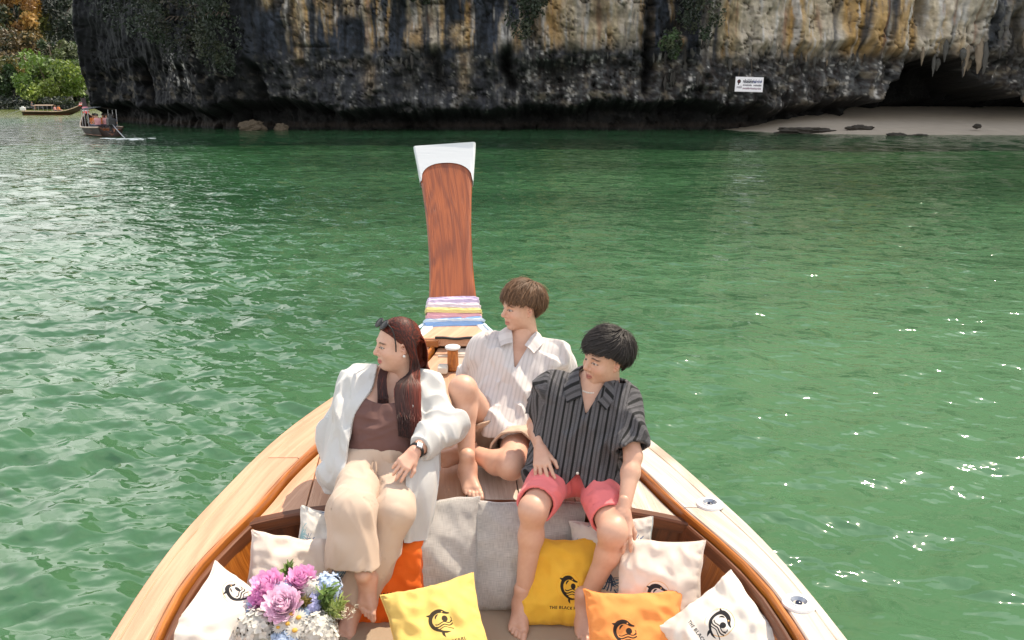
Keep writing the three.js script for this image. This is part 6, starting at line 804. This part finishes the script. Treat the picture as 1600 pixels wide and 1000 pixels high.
// ================================================================ man in the dark striped shirt
{
  const j = { hipR: V(0.195, 0.80, -3.74), hipL: V(0.375, 0.80, -3.72), shR: V(0.176, 1.178, -3.76), shL: V(0.478, 1.150, -3.69), neck: V(0.350, 1.212, -3.735), skull: V(0.372, 1.262, -3.715), elR: V(0.108, 0.965, -3.87), wrR: V(0.122, 0.945, -3.615), elL: V(0.508, 0.958, -3.51), wrL: V(0.452, 0.785, -3.335), knR: V(0.088, 0.775, -3.385), anR: V(0.043, 0.345, -3.40), knL: V(0.408, 0.715, -3.305), anL: V(0.296, 0.345, -3.36) };
  const P = thing('person', 'man with black hair in a dark striped shirt and coral shorts, hand on his knee', 'person', V(0.29, 0.25, -3.65));
  const T = frame(j), M = headMatrix(V(0.402, 1.325, -3.715), R(-57), R(2), R(-8), 0.95), skin = [0.58, 0.335, 0.235];
  const o = { chest: 0.105, waist: 0.102, ww: 0.055, hip: 0.110, neck: 0.055, arm: 0.043, leg: 0.062, skin, calfR: [0.005, 0, -0.016], calfL: [0.02, 0, -0.012] };
  const hr = hand(j.wrR, V(0.06, -0.42, 0.75), V(-0.25, 0.80, 0.48), -1, { curl: [0.30, 0.35, 0.3], spread: 0.16, s: 0.98, r0: 0.023 }), hl = hand(j.wrL, V(-0.10, -0.72, 0.52), V(0.12, 0.52, 0.82), -1, { curl: [0.28, 0.40, 0.3], spread: 0.20, s: 1.0, r0: 0.024 });
  const fr = foot(j.anR, V(-0.14, -0.12, 0.95), V(0, 1, 0.1), -1, { s: 1.0 }), fl = foot(j.anL, V(0.12, -0.16, 0.95), V(0, 1, 0.15), -1, { s: 1.0 });
  hl.tint = hr.tint = null; buildBody(P, j, o, [hr, hl], [fr, fl], M, { skin, male: 1, blush: [0.55, 0.20, 0.14], lip: [0.42, 0.15, 0.13], browC: [0.02, 0.014, 0.012], neckR: 0.054, nose: 0.9, lid: 0.0038 });
  const st = new Field(); st.cap(mixv(j.hipR, j.hipL, 0.0), mixv(j.hipR, j.hipL, 1.0), 0.122, 0.122, 0.06).cap(j.hipR, mixv(j.hipR, j.knR, 0.86), 0.098, 0.084, 0.05, 1).cap(j.hipL, mixv(j.hipL, j.knL, 0.82), 0.098, 0.085, 0.05, 1); st.shell = 0.014; st.bump = folds(0.0045, 8, 4, 13); st.cuts.push((x, y, z) => y - 0.93);
  { const [lo, hi] = bounds([j.hipR, j.hipL, mixv(j.hipR, j.knR, 0.8), mixv(j.hipL, j.knL, 0.8)], 0.16); part(P, 'shorts', nets(st, lo, hi, 0.007, { uv: uvWorld }), cloth({ color: new THREE.Color(0.80, 0.19, 0.19) })); }
  const sh = new Field(); torso(sh, j, { ...o, chest: 0.110, waist: 0.118 }, 0.018); yoke(sh, j, 0.017); sh.cap(T.p(-0.06, -0.22, 0.03), T.p(-0.09, -0.37, 0.085), 0.115, 0.125, 0.06).cap(T.p(0.06, -0.22, 0.03), T.p(0.10, -0.37, 0.085), 0.115, 0.125, 0.06).cap(j.shR, mixv(j.shR, j.elR, 0.66), 0.064, 0.078, 0.045, 1).cap(j.shL, mixv(j.shL, j.elL, 0.86), 0.064, 0.074, 0.045, 1); sh.shell = 0.020; sh.bump = folds(0.009, 6.5, 3.4, 21);
  sh.cuts.push((x, y, z) => { const [l, u, f] = T.loc(x, y, z); return Math.min((u + 0.062) * 0.40 - Math.abs(l - 0.02), f + 0.02) * 0.8; }); neckHole(sh, T, j, 0.061); sh.cuts.push((x, y, z) => { const [l, u, f] = T.loc(x, y, z); return Math.min(0.36 * (-u - 0.30) * 1.6 - Math.abs(l - 0.03) * 0.8, f) ; }); sh.cuts.push((x, y, z) => { const [l, u, f] = T.loc(x, y, z); return -u - 0.43 - 0.03 * Math.cos(l * 22) + 0.012 * N3(x * 9, 4, z * 9); });
  const stripeT = dataTex(256, 256, (u, v) => { const n = pn(u, v, 60, 60, 5), q = Math.abs(((u * 4) % 1) - 0.5), b = sst(0.36, 0.40, q), b2 = sst(0.10, 0.07, q) * 0.35, k = lerp(0.36 + 0.17 * n, 0.06 + 0.03 * n, Math.max(b, b2)); return [k * 1.0, k * 0.97, k * 1.0]; }, true);
  const sMat = cloth({ map: stripeT, bumpScale: 0.001, sheen: 0.2 }), stU = (x, y, z) => { const [l, u, f] = T.loc(x, y, z); if (l < -0.165) return [(f - 0.45 * l) / 0.15, u / 0.15]; if (l > 0.185) return [(l * 0.9 + f * 0.55 + u * 0.2) / 0.15, u / 0.15]; return [l / 0.15, u / 0.15]; };
  { const [lo, hi] = bounds([j.shR, j.shL, mixv(j.shR, j.elR, 0.7), mixv(j.shL, j.elL, 0.9), T.p(-0.08, -0.42, 0.1), T.p(0.1, -0.42, 0.1)], 0.17); part(P, 'shirt', nets(sh, lo, hi, 0.0066, { uv: stU }), sMat); }
  collar(P, T, T.loc(j.neck.x, j.neck.y, j.neck.z).map((v, i) => v + [0.004, 0.0, 0.008][i]), sMat);
  { const g = []; for (const [l, u, f] of [[0.022, -0.105, 0.132], [0.024, -0.17, 0.146], [0.026, -0.235, 0.160], [0.028, -0.30, 0.182]]) { const p = T.p(l, u, f); g.push(new THREE.SphereGeometry(0.0068, 12, 8).scale(1, 1, 0.5).translate(p.x, p.y, p.z)); } part(P, 'shirt_buttons', clean(g), std({ color: new THREE.Color(0.72, 0.68, 0.6), roughness: 0.25 })); }
  { const pts = [], beads = []; for (let k = 0; k <= 40; k++) { const a = k / 40 * 6.283, p = T.p(0.012 + 0.066 * Math.sin(a), 0.062 - 0.040 * Math.cos(a), -0.012 + 0.072 * Math.cos(a)); pts.push(p); } const cv = new THREE.CatmullRomCurve3(pts.slice(0, 40), true); for (let k = 0; k < 62; k++) { const p = cv.getPointAt(k / 62); beads.push(new THREE.SphereGeometry(0.0042, 8, 6).translate(p.x, p.y, p.z)); } single('necklace', 'white beaded necklace on the man in the dark striped shirt', 'necklace', clean(beads), std({ color: new THREE.Color(0.74, 0.70, 0.63), roughness: 0.3 })); }
  { const f = hr.tips[2][0], g = new THREE.TorusGeometry(0.0098, 0.0018, 8, 24), k = mixv(hr.tips[2][0], j.wrR, 0.45); }
  part(P, 'fingernails', nails([...hr.tips.map(([p, d]) => [p, d, hr.n]), ...hl.tips.map(([p, d]) => [p, d, hl.n])], 0.0058, null), std({ color: new THREE.Color(0.62, 0.38, 0.30), roughness: 0.3 }));
  part(P, 'toenails', nails([...fr.tips.map((p) => [p, V(-0.14, -0.2, 0.95).normalize(), V(0, 1, 0.2).normalize()]), ...fl.tips.map((p) => [p, V(0.12, -0.25, 0.95).normalize(), V(0, 1, 0.25).normalize()])], 0.006, null), std({ color: new THREE.Color(0.62, 0.40, 0.32), roughness: 0.35 }));
  const grow = (x, y, z) => y - table([[-0.13, -0.05], [-0.08, -0.062], [-0.055, -0.038], [-0.03, -0.002], [-0.005, 0.015], [0.02, 0.025], [0.05, 0.050], [0.085, 0.068], [0.1, 0.085]])(z);
  shortHair(P, M, 61, { grows: grow, count: 3800, w: 0.0028, mess: 0.95, puff: 0.24, side: 0.35, trim: table([[-0.14, -0.07], [-0.08, -0.065], [-0.055, -0.045], [-0.035, 0.012], [0.02, 0.020], [0.045, 0.034], [0.07, 0.050], [0.12, 0.052]]), len: (p) => p.y > 0.05 ? 0.088 : p.y > 0.02 ? 0.052 : 0.022, comb: (p) => V(p.z > -0.02 && p.y > 0.05 ? -0.9 : 0, -0.15, p.z > 0.02 ? 0.1 : 0), base: [0.012, 0.010, 0.010], color: [0.026, 0.021, 0.020], lift: 0.021, rough: 0.010 });
}
// ---------------------------------------------------------------- two longtail boats in the distance
{
  const darkHull = wood(tBrown, { color: new THREE.Color(0.16, 0.13, 0.12) }), rimM = wood(tBleach, { color: new THREE.Color(0.8, 0.72, 0.6) }), inner = wood(tAmber, { color: new THREE.Color(0.7, 0.6, 0.5), side: THREE.DoubleSide }), canvasM = std({ color: new THREE.Color(0.05, 0.055, 0.06), roughness: 0.8, side: THREE.DoubleSide }), tanC = std({ color: new THREE.Color(0.22, 0.16, 0.11), roughness: 0.8, side: THREE.DoubleSide }), steel = std({ color: new THREE.Color(0.35, 0.35, 0.36), roughness: 0.4, metalness: 0.7 }), whiteM = std({ color: new THREE.Color(0.7, 0.69, 0.66), roughness: 0.5 });
  const make = (label, at, yaw, L, B, roof, roofMat, roofSpan, engineCover) => {
    const o = thing('longtail_boat', label, 'boat', at), T = new THREE.Matrix4().makeTranslation(at.x, at.y, at.z).multiply(new THREE.Matrix4().makeRotationY(yaw)), g = (q) => q.applyMatrix4(T);
    const N = 30, half = (s) => B * Math.min(1, 0.72 + 1.2 * s) * Math.pow(Math.max(0, 1 - Math.pow(Math.max(0, (s - 0.45) / 0.55), 2.2)), 0.8), yS = (s) => 0.50 + 0.10 * Math.pow(1 - s, 2) + 1.0 * Math.pow(Math.max(0, (s - 0.5) / 0.5), 2.6), yK = (s) => -0.25 + 0.95 * Math.pow(Math.max(0, (s - 0.6) / 0.4), 2.0), X = (s) => (s - 0.5) * L;
    const pos = [], idx = []; for (let i = 0; i <= N; i++) { const s = i / N, h = half(s) + 0.02; for (let k = -6; k <= 6; k++) { const q = Math.abs(k) / 6, w = Math.pow(q, 0.55); pos.push(X(s), lerp(yK(s), yS(s), Math.pow(q, 1.7)), Math.sign(k) * h * w); } }
    for (let i = 0; i < N; i++) for (let k = 0; k < 12; k++) { const a = i * 13 + k, b = a + 13; idx.push(a, a + 1, b, b, a + 1, b + 1); } const c = pos.length / 3; pos.push(X(0), 0.1, 0); for (let k = 0; k < 12; k++) idx.push(c, k + 1, k);
    darkHull.side = THREE.DoubleSide; part(o, 'hull', g(meshFrom(pos, idx, new Array(pos.length / 3 * 2).fill(0.1))), darkHull);
    for (const sd of [-1, 1]) part(o, 'gunwale', g(tube(Array.from({ length: 16 }, (_, i) => V(X(i / 15), yS(i / 15) + 0.03, sd * (half(i / 15) + 0.02))), 0.055, 6, 48)), rimM);
    const f = []; for (let i = 0; i <= 10; i++) { const s = 0.03 + i / 10 * 0.8; f.push([V(X(s), 0.12 + 0.3 * Math.max(0, s - 0.6), -half(s) * 0.8), V(X(s), 0.12 + 0.3 * Math.max(0, s - 0.6), half(s) * 0.8)]); } part(o, 'floor', g(board(f.map((q) => q[0]), f.map((q) => q[1]), 0.03)), inner);
    for (const s of [0.22, 0.36, 0.50, 0.62]) part(o, 'thwart', g(new THREE.BoxGeometry(0.28, 0.05, half(s) * 1.9).translate(X(s), 0.42, 0)), inner);
    part(o, 'bow_post', g(sweep([0, 0.25, 0.5, 0.75, 1].map((t) => { const x = X(0.985) + 0.10 + 0.55 * t * t + 0.1 * t, y = 1.25 + 1.25 * t, w = 0.10 + 0.05 * t; return [V(x - 0.06, y, -w), V(x - 0.06, y, w), V(x + 0.06, y, w), V(x + 0.06, y, -w)]; }))), darkHull);
    const sash = [[0.75, 0.08, 0.08], [0.8, 0.7, 0.68], [0.7, 0.25, 0.3]]; sash.forEach((cc, i) => part(o, 'sash', g(new THREE.TorusGeometry(0.15, 0.075, 8, 20).rotateX(Math.PI / 2).scale(1, 1.2, 1).translate(X(0.985) + 0.17 + i * 0.05, 1.48 + i * 0.16, 0)), std({ color: new THREE.Color(...cc), roughness: 0.8 })));
    const [s0, s1] = roofSpan, rp = []; for (let i = 0; i <= 8; i++) { const s = lerp(s0, s1, i / 8), w = half(s) * 0.9; rp.push([-1, -0.6, 0, 0.6, 1].map((k) => V(X(s), roof + 0.16 * (1 - k * k) , k * w))); }
    { const ps = [], id = []; for (const dy of [0, -0.04]) rp.forEach((r) => r.forEach((p) => ps.push(p.x, p.y + dy, p.z))); const m = 45; for (let i = 0; i < 8; i++) for (let k = 0; k < 4; k++) { const a = i * 5 + k, b = a + 5; id.push(a, a + 1, b, b, a + 1, b + 1, m + a, m + b, m + a + 1, m + b, m + b + 1, m + a + 1); } part(o, 'canopy', g(meshFrom(ps, id, new Array(ps.length / 3 * 2).fill(0))), roofMat); }
    for (const s of [s0 + 0.01, (s0 + s1) / 2, s1 - 0.01]) for (const sd of [-1, 1]) part(o, 'canopy_pole', g(new THREE.CylinderGeometry(0.025, 0.025, roof - 0.4, 6).translate(X(s), 0.4 + (roof - 0.4) / 2, sd * half(s) * 0.88)), steel);
    const e = part(o, 'engine', g(new RoundedBoxGeometry(0.75, 0.5, 0.45, 3, 0.08).translate(X(0) - 0.05, 0.95, 0)), engineCover ? whiteM : blackMat);
    part(e, 'engine_cap', g(new THREE.CylinderGeometry(0.16, 0.2, 0.2, 14).translate(X(0) - 0.05, 1.28, 0)), engineCover ? whiteM : blackMat);
    part(o, 'engine_mount', g(new THREE.CylinderGeometry(0.07, 0.1, 0.5, 8).translate(X(0.02), 0.6, 0)), blackMat);
    part(o, 'propeller_shaft', g(tube([V(X(0) - 0.3, 0.85, 0), V(X(0) - 1.6, 0.35, 0.1), V(X(0) - 2.9, -0.1, 0.2)], 0.035, 6)), steel); part(o, 'tiller', g(tube([V(X(0) + 0.2, 1.05, 0), V(X(0) + 0.9, 1.25, 0.1), V(X(0) + 1.5, 1.2, 0.15)], 0.025, 6)), steel);
    return { o, T, X, half };
  };
  const one = make('far dark longtail boat with orange clad passengers, seen from the stern, nearer of two', V(-28.4, 0, -63.0), R(126), 7.2, 1.02, 1.75, canvasM, [0.30, 0.62], false);
  const two = make('far dark longtail boat seen side on with a tan canopy, farther of two', V(-71.5, 0, -143), R(4), 8.6, 0.85, 1.45, tanC, [0.22, 0.55], true);
  // seated figures, small in the picture
  const protos = {}; const figure = (kind, vest, hairC) => { const o = new THREE.Group(), F = new Field(); const hipR = V(-0.09, 0.10, 0), hipL = V(0.09, 0.10, 0), shR = V(-0.17, 0.50, -0.02), shL = V(0.17, 0.50, -0.02); torso(F, { hipR, hipL, shR, shL }, { chest: 0.10, waist: 0.10, ww: 0.05, hip: 0.11 }); for (const s of [-1, 1]) { F.cap(V(s * 0.09, 0.10, 0), V(s * 0.11, 0.12, 0.40), 0.085, 0.065, 0.04).cap(V(s * 0.11, 0.12, 0.40), V(s * 0.11, -0.28, 0.42), 0.06, 0.045, 0.03).cap(V(s * 0.11, -0.28, 0.42), V(s * 0.11, -0.31, 0.54), 0.04, 0.03, 0.03); F.cap(V(s * 0.18, 0.49, -0.02), V(s * 0.24, 0.25, 0.04), 0.048, 0.042, 0.03).cap(V(s * 0.24, 0.25, 0.04), V(s * 0.12, 0.20, 0.25), 0.04, 0.032, 0.03).ell(V(s * 0.11, 0.20, 0.29), V(0.04, 0.03, 0.05), 0.02); } F.cap(V(0, 0.52, -0.02), V(0, 0.64, 0), 0.05, 0.05, 0.03).ell(V(0, 0.72, 0.01), V(0.078, 0.11, 0.095), 0.02).ell(V(0, 0.70, 0.11), V(0.012, 0.02, 0.016), 0.02);
    const g = nets(F, V(-0.32, -0.38, -0.2), V(0.32, 0.88, 0.62), 0.022, { color: (x, y, z) => y < 0.16 && z < 0.42 && y > -0.1 ? [0.10, 0.11, 0.16] : [0.45, 0.25, 0.17] }); const body = new THREE.Mesh(g, skinMat); body.name = 'body';
    const H = new Field(); H.ell(V(0, 0.745, -0.01), V(0.088, 0.105, 0.105), 0.01); H.cuts.push((x, y, z) => 0.70 + 0.9 * Math.max(0, z - 0.02) - y); const hair = new THREE.Mesh(nets(H, V(-0.12, 0.62, -0.15), V(0.12, 0.88, 0.13), 0.018), std({ color: new THREE.Color(...hairC), roughness: 0.6 })); hair.name = 'hair';
    const Ve = new Field(); torso(Ve, { hipR, hipL, shR, shL }, { chest: 0.10, waist: 0.11, ww: 0.05, hip: 0.11 }, 0.035); Ve.cuts.push((x, y) => 0.12 - y); Ve.cuts.push((x, y) => y - 0.55); const ve = new THREE.Mesh(nets(Ve, V(-0.32, 0.05, -0.22), V(0.32, 0.64, 0.24), 0.022), std({ color: new THREE.Color(...vest), roughness: 0.7 })); ve.name = kind; for (const m of [body, hair, ve]) { m.castShadow = m.receiveShadow = true; o.add(m); } return o; };
  protos.orange = figure('life_vest', [0.62, 0.16, 0.03], [0.02, 0.015, 0.012]); protos.pink = figure('shirt', [0.60, 0.30, 0.32], [0.03, 0.02, 0.014]); protos.dark = figure('shirt', [0.05, 0.05, 0.07], [0.02, 0.015, 0.012]);
  const sit = (b, kind, s, z, turn, label, group, y = 0.64) => { const c = protos[kind].clone(); c.name = numbered('person'); const p = V(b.X(s), y, z).applyMatrix4(b.T), rot = new THREE.Euler().setFromRotationMatrix(b.T, 'YXZ').y; c.position.copy(p); c.rotation.y = rot + turn; c.userData = { label, category: 'person' }; if (group) c.userData.group = group; scene.add(c); };
  const F = Math.PI / 2, G1 = 'passengers in the nearer distant boat', G2 = 'passengers in the farther distant boat', l1 = 'tiny passenger in an orange vest seated in the nearer distant boat', l2 = 'tiny passenger in orange seated in the farther distant boat';
  sit(one, 'orange', 0.36, -0.35, F, 'tiny orange vest passenger amidships in the nearer distant boat', G1); sit(one, 'orange', 0.50, 0.3, F, 'tiny orange vest passenger towards the bow of the nearer distant boat, far side', G1); sit(one, 'orange', 0.50, -0.3, F, 'tiny orange vest passenger towards the bow of the nearer distant boat, near side', G1); sit(one, 'pink', 0.36, 0.3, F, 'tiny passenger in pink seated in the nearer distant boat'); sit(one, 'pink', 0.24, -0.45, F + 0.4, 'tiny passenger in pink seated nearest the stern of the nearer distant boat'); sit(one, 'pink', 0.62, 0.0, F, 'tiny passenger in pink seated nearest the bow of the nearer distant boat'); sit(one, 'dark', 0.26, 0.4, F, 'tiny passenger in dark clothes near the stern of the nearer distant boat');
  sit(one, 'dark', 0.07, 0.25, F, 'tiny boatman in dark clothes at the engine of the nearer distant boat', undefined, 0.6);
  sit(two, 'orange', 0.60, -0.2, F, 'tiny passenger in orange seated behind the canopy of the farther distant boat', G2); sit(two, 'orange', 0.64, 0.25, F, 'tiny passenger in orange seated nearest the bow of the farther distant boat', G2); sit(two, 'pink', 0.56, 0.2, F, 'tiny passenger in pink seated in the farther distant boat'); sit(two, 'dark', 0.16, 0.0, F, 'tiny boatman in dark clothes high at the stern of the farther distant boat', undefined, 1.25);
  // white water behind the nearer boat and along the far shore
  const foam = (x0, z0, x1, z1, w, seed, n) => { const r = rng(seed), gs = []; for (let i = 0; i < n; i++) { const t = r(), q = (r() + r() + r() - 1.5) * w, s = 0.05 + 0.14 * r() * r(), b = new THREE.SphereGeometry(1, 7, 5).scale(s * 2.2, 0.012 + 0.02 * r(), s * 0.8); b.translate(lerp(x0, x1, t) + q, 0.015, lerp(z0, z1, t) + w * 3.2 * (r() + r() - 1) * (0.3 + t)); gs.push(b); } return clean(gs); };
  const foamM = std({ color: new THREE.Color(0.78, 0.80, 0.78), roughness: 0.9 }); const f1 = single('foam', 'white wake foam on the water behind the nearer distant boat', 'foam', foam(-25.6, -57.4, -22.4, -56.4, 0.5, 3, 44), foamM); f1.userData.kind = 'stuff';
  const f2 = single('foam', 'pale wake line on the water left of the farther distant boat', 'foam', foam(-95, -140, -80, -139, 0.8, 4, 160), foamM); f2.userData.kind = 'stuff';
}
renderer.render(scene, camera);
